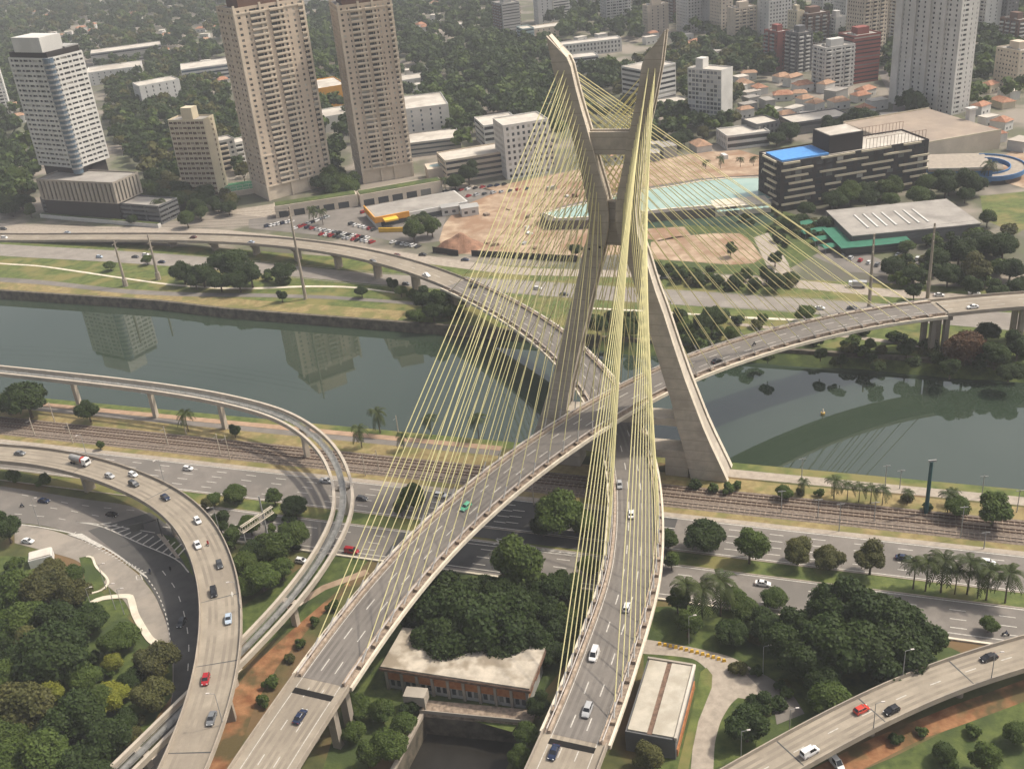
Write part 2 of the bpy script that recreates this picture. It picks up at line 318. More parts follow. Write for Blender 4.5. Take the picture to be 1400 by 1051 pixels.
tag(mb.build('lane_markings', m_['white'], lr), kind='stuff')
poly('traffic_island', [(214, 730), (222, 729), (246, 762), (242, 763), (236, 756)], .2, m_['pave'], thick=.2)
poly('grass_patch', [(222, 730), (240, 735), (258, 765), (266, 790), (255, 775), (246, 760)], .12, m_['lushgrass'])
poly('kerb_island', [(92, 730), (112, 729), (125, 737), (142, 746), (136, 748), (115, 738)], .2, m_['white'], thick=.2)
for pts in ([(108, 762), (126, 759), (140, 785), (145, 790), (140, 800), (122, 812)], [(128, 825), (150, 819), (170, 822), (176, 838), (170, 850), (150, 850), (132, 842)]): poly('grass_patch', pts, .10, m_['lushgrass'])
mb = MB()
for pts in ([(118, 761), (126, 762), (132, 775), (146, 790), (147, 799), (138, 807), (122, 812)],): mb.sweep(smooth_path([P(a, b, .08) for a, b in pts], 1), [(-.35, 0), (.35, 0), (.35, .2), (-.35, .2)])
struct(mb.build('kerb', m_['edge'])); mb = MB()
mb.sweep(smooth_path([P(a, b, .08) for a, b in [(122, 826), (140, 818), (174, 815), (180, 822), (186, 842), (204, 872), (216, 880)]], 1), [(-1.0, 0), (1.0, 0), (1.0, .18), (-1.0, .18)]); struct(mb.build('footpath', m_['edge']))
poly('wood_floor', [(-20, 760), (70, 760), (130, 800), (180, 850), (240, 890), (250, 930), (200, 1000), (150, 1056), (-20, 1056)], .025, m_['lushgrass']); poly('wood_floor', [(560, 780), (830, 780), (780, 900), (700, 1000), (560, 960), (500, 1056), (440, 1056), (470, 960)], .02, m_['lushgrass'])
# --- ground patches under the near spans
poly('red_soil_patch', [(322, 940), (345, 910), (395, 865), (470, 790), (480, 800), (430, 850), (380, 910), (350, 960), (318, 1056), (270, 1056)], .03, m_['reddirt'])
poly('soil_patch', [(330, 830), (420, 770), (470, 740), (510, 760), (470, 800), (400, 860), (345, 890), (332, 870)], .045, m_['lushgrass'])
poly('soil_trail', [(392, 830), (440, 800), (500, 778), (505, 784), (445, 806), (396, 837)], .06, m_['dirt'])
poly('red_soil_patch', [(1100, 1056), (1190, 1010), (1300, 965), (1410, 925), (1410, 955), (1330, 985), (1260, 1010), (1200, 1040), (1170, 1056)], .04, m_['reddirt'])
poly('grass_patch', [(1170, 1056), (1220, 1035), (1300, 995), (1410, 955), (1410, 1056)], .03, m_['lushgrass'])
poly('grass_patch', [(880, 830), (1000, 825), (1100, 850), (1300, 885), (1320, 895), (1200, 940), (1080, 1000), (1020, 1056), (880, 1056)], .03, m_['lushgrass'])
sr, _c = edgestrip('service_road', [(872, 872), (900, 876), (950, 885), (1000, 897), (1040, 920), (1062, 945), (1060, 975)], [(878, 893), (920, 896), (950, 900), (968, 915), (975, 930), (990, 950), (1020, 955)], .07, m_['pave'], n=40)
edgestrip('service_road', [(975, 918), (972, 935), (958, 970), (948, 1010), (944, 1056)], [(1020, 945), (1000, 960), (985, 985), (977, 1015), (975, 1056)], .09, m_['pave'], n=30)
edgestrip('service_road', [(1030, 915), (1052, 925), (1085, 950), (1100, 975)], [(1000, 905), (1030, 930), (1058, 965), (1062, 990)], .085, m_['asph'], n=20)
poly('grass_patch', [(958, 918), (966, 912), (974, 922), (973, 940), (955, 985), (940, 1056), (925, 1056), (945, 975)], .14, m_['grass'])
# --- drainage channel beside the pump house
ch = [np.array([q[0], q[1], 0]) for q in hole]; mb = MB()
for i in range(4): mb.quad(ch[i], ch[(i + 1) % 4], ch[(i + 1) % 4] - np.array([0, 0, 9]), ch[i] - np.array([0, 0, 9]))
struct(mb.build('channel_wall', m_['bankwall'])); mb = MB(); mb.quad(*[q - np.array([0, 0, 6.0]) for q in ch]); struct(mb.build('channel_water', M('dark channel water', (.02, .018, .015), rough=.3, var=.2, scale=.3)))
mb = MB(); a, b = ch[3], ch[0]; mb.sweep([a, b, b + (b - a) * .3], [(-.1, 0), (.9, 0), (.9, 1.0), (-.1, 1.0)]); struct(mb.build('channel_coping', m_['pave']))
# --- far bank
def sb(s): return float(np.interp(s, [q[0] for q in BANK], [q[1] for q in BANK]))
SS = np.linspace(-800, 300, 60)
def bank_strip(name, d0, d1, z, mat, s0=-800, s1=300):
    ss = np.linspace(s0, s1, 50); mb = MB(); mb.add([ST(s, sb(s) + d0, z) for s in ss] + [ST(s, sb(s) + d1, z) for s in ss], [(i, i + 1, 51 + i, 50 + i) for i in range(49)]); return struct(mb.build(name, mat))
bank_strip('grass_field', 1.2, 75, .03, m_['grass']); bank_strip('dry_verge', 1.0, 12, .06, m_['drygrass'], -800, -205)
ss = np.linspace(-108, 300, 60); mb = MB(); rs = random.Random(2); mb.add([ST(s, sb(s) - 6.5 + rs.uniform(-1.2, 1.2), -4.2) for s in ss] + [ST(s, sb(s) - 2 + rs.uniform(-.6, .6), -1.2) for s in ss] + [ST(s, sb(s) + 2.2, .62) for s in ss] + [ST(s, sb(s) + 4, .05) for s in ss], [(r * 60 + i, r * 60 + i + 1, (r + 1) * 60 + i + 1, (r + 1) * 60 + i) for r in range(3) for i in range(59)]); struct(mb.build('river_bank', m_['lushgrass']))
edgestrip('cycle_path', [(-40, 377), (0, 379.5), (60, 383), (120, 390), (175, 396), (260, 400), (350, 401), (450, 404), (545, 411), (600, 415)], [(-40, 382), (0, 385.5), (60, 389), (120, 396), (175, 402), (260, 405.5), (350, 406), (450, 408.5), (545, 415), (600, 420)], .09, m_['asph'])
edgestrip('dirt_trail', [(-20, 357), (0, 360), (50, 362), (100, 369), (160, 378), (230, 388), (300, 393), (350, 393), (420, 390), (480, 391), (545, 400)], [(-20, 358.5), (0, 361.5), (50, 363.6), (100, 371), (160, 380), (230, 390), (300, 395.3), (350, 395.5), (420, 392.4), (480, 393), (545, 401.6)], .10, m_['edge'])
edgestrip('cycle_path', [(1000, 440), (1060, 447), (1170, 459), (1260, 470), (1330, 485), (1420, 500)], [(1000, 444), (1060, 451), (1170, 463), (1260, 475), (1330, 492), (1420, 508)], .10, m_['pave'])
edgestrip('dirt_trail', [(800, 420), (900, 425), (1000, 432), (1120, 437)], [(800, 422), (900, 427), (1000, 434.5), (1120, 440)], .10, m_['edge'])
UE = [(-150, 322), (0, 334), (150, 342), (287, 352), (400, 363), (522, 375), (620, 379), (700, 383), (815, 390), (1050, 405), (1250, 419), (1420, 430)]
LE = [(-150, 336), (0, 350), (150, 358), (287, 367), (400, 378), (522, 390), (620, 395), (700, 400), (815, 410), (1050, 423), (1250, 440), (1420, 455)]
fe, fec = edgestrip('road', UE, LE, .10, m_['roadlight'], 90)
UL = [(-150, 290), (0, 306), (120, 309), (300, 313), (450, 330), (600, 352), (700, 366), (900, 371), (1075, 381), (1200, 394), (1300, 401), (1420, 408)]
LL = [(-150, 318), (0, 322), (120, 322), (300, 324), (450, 341), (600, 363), (700, 376), (900, 380), (1075, 392), (1200, 405), (1300, 411), (1420, 420)]
fl, flc = edgestrip('road', UL, LL, .09, m_['pave'], 90)
mb = MB()
for o in (-5, -1.7, 1.7, 5): dashes(mb, fec, o, 3, 9, .25, .04)
for o in (-8.2, 8.2): mb.sweep(offset(fec, o, .04), [(-.2, 0), (.2, 0)], closed=False)
tag(mb.build('lane_markings', m_['faint'], fe), kind='stuff')
m_['w_podium'] = M('grey podium wall', (.13, .115, .10), var=.2, scale=.3)
# --- building site, field, pool
rs = random.Random(31)
poly('building_site', [(596, 322), (620, 290), (660, 258), (720, 246), (790, 232), (880, 222), (960, 208), (1010, 205), (1062, 220), (1062, 246), (960, 262), (870, 300), (872, 345), (800, 352), (690, 352), (610, 345)], .05, m_['dirt'])
poly('wet_field', [(872, 292), (960, 287), (1050, 289), (1070, 300), (1020, 312), (940, 308), (880, 312)], .09, M('dark green court', (.028, .055, .032), var=.3, scale=.2)); poly('grass_field', [(872, 292), (960, 285), (1060, 285), (1110, 300), (1120, 345), (1060, 378), (900, 370), (872, 362)], .07, m_['lushgrass'])
poly('bare_field', [(890, 331), (920, 324), (975, 319), (1010, 319), (1022, 325), (1043, 352), (1030, 360), (1000, 362), (935, 357), (888, 354)], .11, m_['dirt'])
poly('soil_patch', [(880, 313), (935, 310), (945, 322), (900, 330), (880, 325)], .11, m_['dirt'])
poly('parking_lot', [(440, 300), (470, 285), (560, 268), (640, 255), (680, 262), (612, 290), (600, 330), (560, 335), (480, 318)], .06, m_['asph'])
poly('parking_lot', [(340, 300), (400, 292), (470, 280), (480, 318), (440, 322), (340, 312)], .075, m_['asph'])
poly('parking_lot', [(1100, 300), (1150, 330), (1210, 358), (1300, 350), (1310, 330), (1330, 345), (1220, 375), (1160, 372), (1100, 345)], .06, m_['asph'])
poly('street', [(1030, 325), (1050, 318), (1078, 360), (1085, 390), (1060, 388)], .08, m_['pave'])
poly('street', [(1200, 98), (1222, 90), (1236, 130), (1240, 175), (1215, 185), (1222, 140)], .06, m_['asph']); poly('street', [(1370, 215), (1410, 190), (1410, 260), (1375, 250)], .06, m_['dirt'])
poly('street', [(585, 36), (596, 34), (640, 66), (660, 84), (652, 88), (620, 68)], .06, m_['pave']); poly('street', [(300, 290), (380, 300), (480, 270), (600, 255), (680, 262), (600, 240), (480, 262)], .05, m_['pave'])
poly('lawn', [(1340, 268), (1400, 262), (1420, 300), (1390, 320), (1345, 300)], .06, m_['grass'])
pool = [(762, 299), (745, 292), (775, 284), (800, 279), (868, 262), (920, 255), (960, 248), (1000, 244), (1054, 243), (1054, 272), (1000, 279), (920, 285), (870, 290), (800, 297)]
pz = 5.0; poly('pool_podium', [(750, 302), (738, 292), (772, 281), (868, 258), (958, 244), (1056, 239), (1056, 277), (1000, 283), (920, 289), (800, 301)], pz, m_['w_podium'], thick=5.0)
mb = MB(); rim = [P(a, b, pz + .02) for a, b in pool]; mb.sweep(relax(rim + rim[:1], 0), [(-.9, 0), (.5, 0), (.5, .35), (-.9, .35)]); struct(mb.build('pool_rim', m_['edge']))
poly('pool_water', pool, pz + .06, m_['pool'])
poly('beach', [(870, 255), (900, 246), (960, 232), (1050, 226), (1056, 238), (958, 244), (868, 258)], pz + .03, m_['dirt'], thick=5)
# ------------------------------------------------------------------ cable-stayed bridge
A_PTS = [(-78, 122, 12.5), (-70, 147, 13.8), (-61.8, 170.5, 15), (-55.2, 186, 16.2), (-47.7, 203, 17.5), (-38.6, 221.2, 18.8), (-27.6, 240, 20), (-13.6, 259, 21.2), (3.1, 277.6, 22.5), (22.4, 296.3, 23.4), (42, 312.5, 24), (60, 326.5, 23.2), (77.8, 338, 22), (95, 347.7, 20.8), (112.6, 355.9, 19.6), (130.7, 362.6, 18.5), (148.6, 367.4, 17.6), (165.6, 369.6, 17), (181.7, 370, 17), (199, 369.3, 17), (260, 364, 16), (330, 350, 14)]
B_PTS = [(-16, 120, 12), (-7, 142, 12), (2.9, 165.5, 12), (11.6, 186, 12), (20.6, 210.5, 12), (25.8, 225, 12), (29.6, 241.5, 12), (32.8, 260.4, 12), (35, 282, 12), (35.3, 305, 12), (33.2, 328, 12), (29, 350, 12), (18.6, 384, 12), (2.1, 419, 12), (-19.3, 454.3, 11.8), (-44.9, 487.8, 11.3), (-74.3, 517.8, 10.3), (-106.5, 543.4, 9), (-140.6, 565, 7.5), (-176.4, 584, 5.7), (-213.4, 600.8, 3.8), (-252.1, 616.8, 2.1), (-292.5, 632.5, .5), (-320, 643, .1)]
PA = smooth_path(A_PTS, 4); PB = smooth_path(B_PTS, 4); PA = relax(PA, 8); PB = relax(PB, 8)
MAST = ST(-75, 297.5)
bridge = empty('cable_stayed_bridge', MAST, label='cable-stayed bridge with an X-shaped concrete mast and two curved decks hung on yellow stays', cat='bridge')
MZ = [0, 3, 13, 19, 28, 36, 45, 52, 58, 65, 69, 76, 80, 84, 88, 92, 95, 104, 109, 113, 121, 126, 132, 138]
OUT = [35, 33.8, 29.5, 27.1, 24.0, 21.3, 18.6, 16.6, 14.9, 12.6, 11.5, 9.7, 8.4, 7.4, 7.1, 7.3, 7.7, 9.2, 10.2, 11.1, 13.2, 14.3, 15.6, 16.8]
INN = [23, 22.4, 20.2, 18.6, 16.9, 14.6, 12.3, 10.3, 8.7, 6.8, 5.7, 3.7, 2.4, 1.4, 1.0, 1.3, 1.8, 4.0, 5.1, 6.0, 8.0, 9.1, 10.2, 11.2]
def tfront(z): return 293.5 + 1.8 * z / 138
def tback(z): return 304.6 - 4.3 * z / 138
def mast_leg(sg, parent):
    mb = MB(); rings = []
    for z, o, i in zip(MZ, OUT, INN):
        f, b = tfront(z), tback(z); g = (b - f) * .2; dpt = min(.55, (o - i) * .12)
        if z == 138: zo, zi = 140.5, 134.5
        else: zo = zi = z
        pr = [(o, f, zo), (i, f, zi), (i, f + g, zi), (i + dpt, f + g, zi), (i + dpt, b - g, zi), (i, b - g, zi), (i, b, zi), (o, b, zo), (o, b - g, zo), (o - dpt, b - g, zo), (o - dpt, f + g, zo), (o, f + g, zo)]
        rings.append([ST(-75 + sg * s, t, zz) for s, t, zz in pr])
    vs = [q for r in rings for q in r]; fs = []; ms = []
    for r in range(len(rings) - 1):
        for k in range(12):
            a = r * 12 + k; b = r * 12 + (k + 1) % 12
            fs.append((a, b, b + 12, a + 12) if sg > 0 else (b, a, a + 12, b + 12)); ms.append(0 if k in (0, 6) else (1 if k in (1, 2, 3, 4, 5, 7, 11) else 0))  # side faces and flanges get the paler tone, painting sun onto them
    top = (len(rings) - 1) * 12; fs.append(tuple(range(top, top + 12))); ms.append(1)
    b0 = len(mb.v); mb.v.extend([tuple(map(float, q)) for q in vs]); mb.f.extend(fs); mb.m.extend(ms)
    return mb.build('leg', [m_['mast'], m_['mast_sunlit']], parent)
mast = empty('mast', (0, 0, 0)); mast.parent = bridge; mast['label'] = 'X-shaped concrete mast with board-marked faces'
def mast_build(name, fn, mat='mast'):
    mb = MB(); fn(mb); v = mb.v; o = mb.build(name, m_[mat], bridge); o.parent = mast; return o
for sg in (-1, 1):
    o = mast_leg(sg, bridge); o.parent = mast
def stbox(mb, s0, s1, t0, t1, z0, z1, s0b=None, s1b=None):
    s0b = s0 if s0b is None else s0b; s1b = s1 if s1b is None else s1b
    mb.add([ST(-75 + s0b, t0, z0), ST(-75 + s1b, t0, z0), ST(-75 + s1b, t1, z0), ST(-75 + s0b, t1, z0), ST(-75 + s0, t0, z1), ST(-75 + s1, t0, z1), ST(-75 + s1, t1, z1), ST(-75 + s0, t1, z1)],
           [(3, 2, 1, 0), (4, 5, 6, 7), (0, 1, 5, 4), (1, 2, 6, 5), (2, 3, 7, 6), (3, 0, 4, 7)])
def up_beam(mb):
    for t0, t1 in ((296.2, 296.8), (299.2, 299.9)): stbox(mb, -7.2, 7.2, t0, t1, 106.6, 113.2, -6.2, 6.2)
    stbox(mb, -6.4, 6.4, 296.8, 299.2, 106.7, 112.2, -6.2, 6.2)
mast_build('crossbeam', up_beam)
mast_build('waist_panel', lambda mb: stbox(mb, -2.2, 2.2, 297.0, 299.4, 78.6, 92.2, -3.2, 3.2))
mast_build('crossbeam', lambda mb: stbox(mb, -21.5, 21.5, 294.4, 301.4, 6.6, 9.6, -22.5, 22.5))
mast_build('crossbeam', lambda mb: stbox(mb, -18.2, 18.2, 294.6, 301.2, 18.6, 21.2, -18.6, 18.6))
for sg in (-1, 1): mast_build('base_wall', lambda mb: stbox(mb, *sorted((sg * 22, sg * 14.5)), 294.3, 301.5, 0, 8.3), 'mast')
for sg in (-1, 1):
    for d in (1.3, 4.6):
        i = np.interp(79, MZ, INN); c = ST(-75 + sg * (i + d), tfront(79) - .02, 79 - d * .2); mb = MB(); mb.tube(c - N2 * .12, c, .42, n=10); o = mb.build('vent_hole', m_['darksteel'], bridge); o.parent = mast
m_['rubber'] = M('black joint seal', (.016, .015, .014), var=.1, scale=1, rough=.9, spec=.1)
# decks
JA = (near_len(PA, -51, 193), near_len(PA, 165, 369.5)); JB = (near_len(PB, 5.5, 172), near_len(PB, -21, 457))
def rail_posts(mb, path, off, dz, step, h, r=.05):
    q = offset(path, off, dz); L = arclen(q); d = 0
    while d < L[-1]:
        c = [np.interp(d, L, q[:, i]) for i in range(3)]; mb.tube(c, (c[0], c[1], c[2] + h), r, n=4, caps=False); d += step
def stay_deck(path, j0, j1, parent, label, hw=8.0):
    dk = empty('deck', (0, 0, 0)); dk.parent = parent; dk['label'] = label; base = np.array(parent.location)
    def put(mb, name, mats): o = mb.build(name, mats, parent); o.parent = dk; return o
    seg = cut(path, j0, j1)
    mb = MB(); mb.sweep(seg, [(-hw + .3, -.5), (-hw + .3, -1.3), (-4.5, -2.6), (4.5, -2.6), (hw - .3, -1.3), (hw - .3, -.5), (hw - .6, -.02), (-hw + .6, -.02)]); put(mb, 'box_girder', m_['conc'])
    mb = MB(); worn_surface(mb, seg, 5.55, (-4.4, -2.9, -.75, .75, 2.9, 4.4)); put(mb, 'road_surface', [m_['deckasph'], m_['deckworn']])
    for sg in (-1, 1):
        mb = MB(); mb.sweep(seg, [(sg * (hw - .35), -.9), (sg * (hw + .25), -.9), (sg * (hw + .25), .25), (sg * (hw - .35), .25)] if sg > 0 else [(sg * (hw + .25), -.9), (sg * (hw - .35), -.9), (sg * (hw - .35), .25), (sg * (hw + .25), .25)]); put(mb, 'edge_beam', m_['edge'])
        mb = MB(); mb.sweep(seg, sorted_prof(sg, 5.6, 6.25, 0, .85)); put(mb, 'barrier', m_['barrier'])
        mb = MB(); mb.sweep(offset(seg, 0, .01), [(sg * 6.3, 0), (sg * 7.6, 0)] if sg > 0 else [(sg * 7.6, 0), (sg * 6.3, 0)], closed=False); put(mb, 'anchor_shelf', m_['dirtyconc'])
        mb = MB()
        for h in (1.15, 1.45): mb.sweep(offset(seg, sg * 6.5, h), [(-.06, -.06), (.06, -.06), (.06, .06), (-.06, .06)])
        rail_posts(mb, seg, sg * 6.5, .0, 3.5, 1.45); put(mb, 'railing', m_['steelwhite'])
    mb = MB(); dashes(mb, seg, -1.9, 4, 7, .3, .045, 3); dashes(mb, seg, 1.9, 4, 7, .3, .045, 3)
    for o in (-5.2, 5.2): mb.sweep(offset(seg, o, .045), [(-.1, 0), (.1, 0)], closed=False)
    tag(put(mb, 'lane_markings', m_['white']), kind='stuff')
    return dk
def worn_surface(mb, seg, hw, tracks):
    xs = [-hw]
    for c in tracks: xs += [c - .42, c + .42]
    xs.append(hw); p = offset(seg, 0, .018); L = arclen(p); wob = .14 * np.sin(L / 23.0) + .1 * np.sin(L / 9.0)
    for k in range(len(xs) - 1):
        a = offset(p, 0) if False else p; R = right_of(p); lo = p.copy(); hi = p.copy()
        w0 = 0 if k == 0 else wob; w1 = 0 if k == len(xs) - 2 else wob
        lo[:, 0] += R[:, 0] * (xs[k] + w0); lo[:, 1] += R[:, 1] * (xs[k] + w0); hi[:, 0] += R[:, 0] * (xs[k + 1] + w1); hi[:, 1] += R[:, 1] * (xs[k + 1] + w1); n = len(p)
        mb.add(list(lo) + list(hi), [(i, n + i, n + i + 1, i + 1) for i in range(n - 1)], k % 2)
def sorted_prof(sg, a, b, z0, z1, tb=0.0):
    a, b = sorted((sg * a, sg * b)); return [(a, z0), (b, z0), (b - tb, z1), (a + tb, z1)]
dA = stay_deck(PA, *JA, bridge, 'upper curved deck of the bridge'); dB = stay_deck(PB, *JB, bridge, 'lower curved deck passing beneath the upper one')
ARM = lambda z, sg: sg * (np.interp(z, MZ, OUT) * .55 + np.interp(z, MZ, INN) * .45)
stay_mesh = {}
def stays(path, j0, j1, sg):
    dm = near_len(path, MAST[0], MAST[1])
    for half in (0, 1):
        span = (dm - j0) if half == 0 else (j1 - dm)
        for k in range(18):
            d = 15 + (span - 15 - 7) * k / 17; dd = dm - d if half == 0 else dm + d
            z = 89 + (131 - 89) * (k / 17) ** .85
            for eg in (-1, 1):
                a = at_len(path, dd, eg * 7.0, .3); tt = tfront(z) + .1 if half == 0 else tback(z) - .1
                b = ST(-75 + ARM(z, sg) + eg * .9, tt, z); v = b - a; ln = np.linalg.norm(v)
                mb = MB(); c = a + v / ln * 4.2; mb.tube(a, c, .2, n=5, m=1, caps=False); mb.tube(c, b, .135, n=5, m=0, caps=False)
                mb.build('stay_cable', [m_['stay'], m_['stay2']], bridge)
                x = MB(); h = heading(path, dd); ca, sa = math.cos(h), math.sin(h)
                x.box(-.9, .9, -.55, .55, -.25, .55); x.v = [(a[0] + ca * p - sa * q, a[1] + sa * p + ca * q, a[2] + r) for p, q, r in x.v]; o = x.build('anchor_block', m_['dirtyconc'], bridge)
                o.parent = dA if sg < 0 else dB
stays(PA, *JA, -1); stays(PB, *JB, 1)
# ------------------------------------------------------------------ viaducts
def pier(path, d, parent, w, dep, kind='wall', ground=0.0):
    p = at_len(path, d); h = heading(path, d); ca, sa = math.cos(h), math.sin(h); top = p[2] - dep; mb = MB()
    if kind == 'round': mb.tube((0, 0, ground), (0, 0, top - .9), .95, n=14); mb.box(-1.0, 1.0, -w * .28, w * .28, top - .9, top + .05)
    elif kind == 'twin':
        for q in (-w * .22, w * .22): mb.box(-.9, .9, q - 1.0, q + 1.0, ground, top - 1.2)
        mb.box(-1.3, 1.3, -w * .36, w * .36, top - 1.2, top + .05)
    else:
        mb.box(-.8, .8, -w * .17, w * .17, ground, top - 1.5); mb.box(-.8, .8, -w * .17, w * .17, top - 1.5, top + .05, top=(-.8, .8, -w * .33, w * .33))
    mb.v = [(p[0] + ca * a - sa * b, p[1] + sa * a + ca * b, c) for a, b, c in mb.v]; return mb.build('pier', m_['conc'], parent)
def viaduct(name, label, path, d0, d1, hw, piers, kind, dep=1.9, surf='slab', lanes=(0,), wall=.95, joints=()):
    seg = cut(path, d0, d1); root = empty(name, (seg[0][0], seg[0][1], 0), label=label, cat='viaduct')
    mb = MB(); mb.sweep(seg, [(-hw, -.45), (-hw * .55, -.8), (-hw * .42, -dep), (hw * .42, -dep), (hw * .55, -.8), (hw, -.45), (hw, -.02), (-hw, -.02)]); mb.build('box_girder', m_['conc'], root)
    mb = MB(); worn_surface(mb, seg, hw - .45, (-4.4, -2.9, -.75, .75, 2.9, 4.4) if len(lanes) == 2 else (-3.0, -1.4, 1.4, 3.0)); mb.build('road_surface', [m_['slab'], m_['slabworn']], root)
    for sg in (-1, 1): mb = MB(); mb.sweep(seg, sorted_prof(sg, hw - .42, hw + .06, -.5, wall, .1)); mb.build('parapet', m_['conc'], root)
    mb = MB()
    for o in lanes: dashes(mb, seg, o, 3, 7, .25, .04, 2)
    if len(lanes) == 2:
        for o in (-5.2, 5.2): mb.sweep(offset(seg, o, .04), [(-.1, 0), (.1, 0)], closed=False)
    if len(mb.v): tag(mb.build('lane_markings', m_['white'], root), kind='stuff')
    for d in joints:
        mb = MB(); mb.sweep(cut(path, d - .16, d + .16) + np.array([0, 0, .03]), [(-hw + .45, 0), (hw - .45, 0)], closed=False); mb.build('expansion_joint', m_['darksteel'], root)
    for d in piers: pier(path, d, root, hw * 2, dep, kind)
    return root
LA, LB = arclen(PA)[-1], arclen(PB)[-1]
viaduct('approach_viaduct', 'concrete approach viaduct joining the upper deck beyond the red soil bank', PA, 0, JA[0] - .05, 7.6, (JA[0] - 3, JA[0] - 42), 'twin', lanes=(-1.9, 1.9))
viaduct('approach_viaduct', 'concrete approach viaduct carrying the upper deck away over the far bank trees', PA, JA[1] + .05, LA, 7.2, (JA[1] + 2.5, JA[1] + 32, JA[1] + 62), 'twin', lanes=(-1.9, 1.9))
viaduct('approach_viaduct', 'concrete approach viaduct of the lower deck beside the grey-roofed shed', PB, 0, JB[0] - .05, 7.6, (JB[0] - 3, JB[0] - 36), 'twin', lanes=(-1.9, 1.9))
viaduct('approach_viaduct', 'long curved ramp from the lower deck down to the far expressway', PB, JB[1] + .05, LB, 6.3, tuple(np.arange(JB[1] + 3, LB - 130, 30)), 'wall', lanes=(0,))
for path, d, hw, nm in ((PA, JA[0] - 5, 5.3, 'near'), (PB, JB[0] - 3, 5.3, 'near'), (PA, JA[1] + 1.5, 5.3, 'far')):
    mb = MB(); mb.sweep(cut(path, d, d + (1.7 if nm == 'near' else .7)) + np.array([0, 0, .05]), [(-hw, 0), (hw, 0)], closed=False); o = mb.build('joint_strip', m_['rubber'], bridge)
for d in (JA[0] + 3, JA[1] - 3):
    o = pier(PA, d, bridge, 15, 2.6, 'twin')
pier(PB, JB[0] + 3, bridge, 15, 2.6, 'twin'); pier(PB, JB[1] - 3, bridge, 15, 2.6, 'twin')
C_PTS = [(-290, 372, 8), (-240, 356, 8.4), (-208, 346, 8.7), (-186.7, 338.7, 9), (-168.8, 331.9, 9.4), (-150.8, 322.4, 9.7), (-133, 309.7, 10.3), (-115.7, 293.8, 11.4), (-100.9, 274.2, 12.5), (-90.2, 252.1, 13.5), (-83.4, 230.9, 14.6), (-79.7, 212.1, 15.5), (-78.1, 196.6, 16), (-78.2, 183.5, 16), (-79.2, 172, 16), (-83, 150, 16), (-92, 120, 16)]
PC = relax(smooth_path(C_PTS, 3), 8); LC = arclen(PC)[-1]
pc = [near_len(PC, *q) for q in ((-205, 345), (-151, 322), (-112, 290), (-74, 203), (-79, 172))]
flyover = viaduct('curved_flyover', 'sweeping concrete flyover with two lanes of cars over the dark exit road', PC, 0, LC, 5.5, pc, 'wall', lanes=(), joints=[near_len(PC, *q) for q in ((-151, 322), (-118, 296), (-84, 233), (-79, 205), (-78.5, 178))])
D_PTS = [(0, 138, 7), (30, 156, 7), (52, 167.7, 7), (59.3, 171.4, 7), (66.9, 175.1, 7), (74.7, 178.6, 7), (82.6, 182, 7), (90.8, 185.1, 7), (99.1, 187.8, 7), (107.4, 190, 7), (115.8, 192.1, 7), (140, 197, 7), (180, 203, 7)]
PD = relax(smooth_path(D_PTS, 3), 6); LD = arclen(PD)[-1]
ramp = viaduct('ramp_viaduct', 'pale concrete ramp on round columns above a red soil slope', PD, 0, LD, 4.9, [near_len(PD, *q) for q in ((50, 167), (73, 177.5), (97, 187), (122, 193.5))], 'round', dep=1.5, lanes=(0,), joints=[near_len(PD, *q) for q in ((52, 168), (75, 178.5), (98.5, 187.5), (124, 194))])
# monorail guideway
M_PTS = [(-330, 452, 14), (-260, 424, 14), (-210.5, 403.7, 14), (-182.4, 392, 14), (-155.5, 380.5, 14), (-129.9, 369, 13.8), (-105.3, 355.9, 13.5), (-81.5, 338.5, 13.1), (-63.5, 312.1, 12.4), (-55.5, 280, 11.6), (-60, 253.2, 10.8), (-67.7, 234.8, 9.6), (-76.2, 220.1, 8.5), (-84.4, 206.9, 7.5), (-92, 194.7, 6.8), (-99, 183.5, 6), (-110, 166, 5.5), (-130, 135, 5)]
PM = relax(smooth_path(M_PTS, 3), 10)
mono = empty('monorail_guideway', (PM[0][0], PM[0][1], 0), label='curving twin-beam monorail guideway with a grey walkway between the beams', cat='guideway')
for o in (-2.9, 2.9): mb = MB(); mb.sweep(offset(PM, o), [(-.45, -1.6), (.45, -1.6), (.45, 0), (-.45, 0)]); mb.build('guide_beam', m_['mono'], mono)
mb = MB(); mb.sweep(offset(PM, 0, -.75), [(-.95, -.15), (.95, -.15), (.95, 0), (-.95, 0)]); mb.build('walkway', m_['walk'], mono)
for o in (-.95, .95):
    mb = MB()
    for h in (.2, .65, 1.05): mb.sweep(offset(PM, o, -.75 + h), [(-.04, -.03), (.04, -.03), (.04, .03), (-.04, .03)])
    rail_posts(mb, PM, o, -.75, 2.4, 1.05, .05); mb.build('railing', m_['walk'], mono)
L_ = arclen(PM)[-1]
for px, py, in ((-20, 515), (90, 530), (190, 545), (291, 560), (405, 590), (470, 660), (418, 815), (325, 900), (225, 1010)):
    w = P(px, py, 11); d = near_len(PM, w[0], w[1]); p = at_len(PM, d); h = heading(PM, d); ca, sa = math.cos(h), math.sin(h); mb = MB()
    mb.box(-.85, .85, -.85, .85, 0 if py > 560 else -1, p[2] - 2.9); mb.box(-.85, .85, -.85, .85, p[2] - 2.9, p[2] - 1.55, top=(-.9, .9, -3.7, 3.7)); mb.v = [(p[0] + ca * a - sa * b, p[1] + sa * a + ca * b, c) for a, b, c in mb.v]; mb.build('pier', m_['mono'], mono)
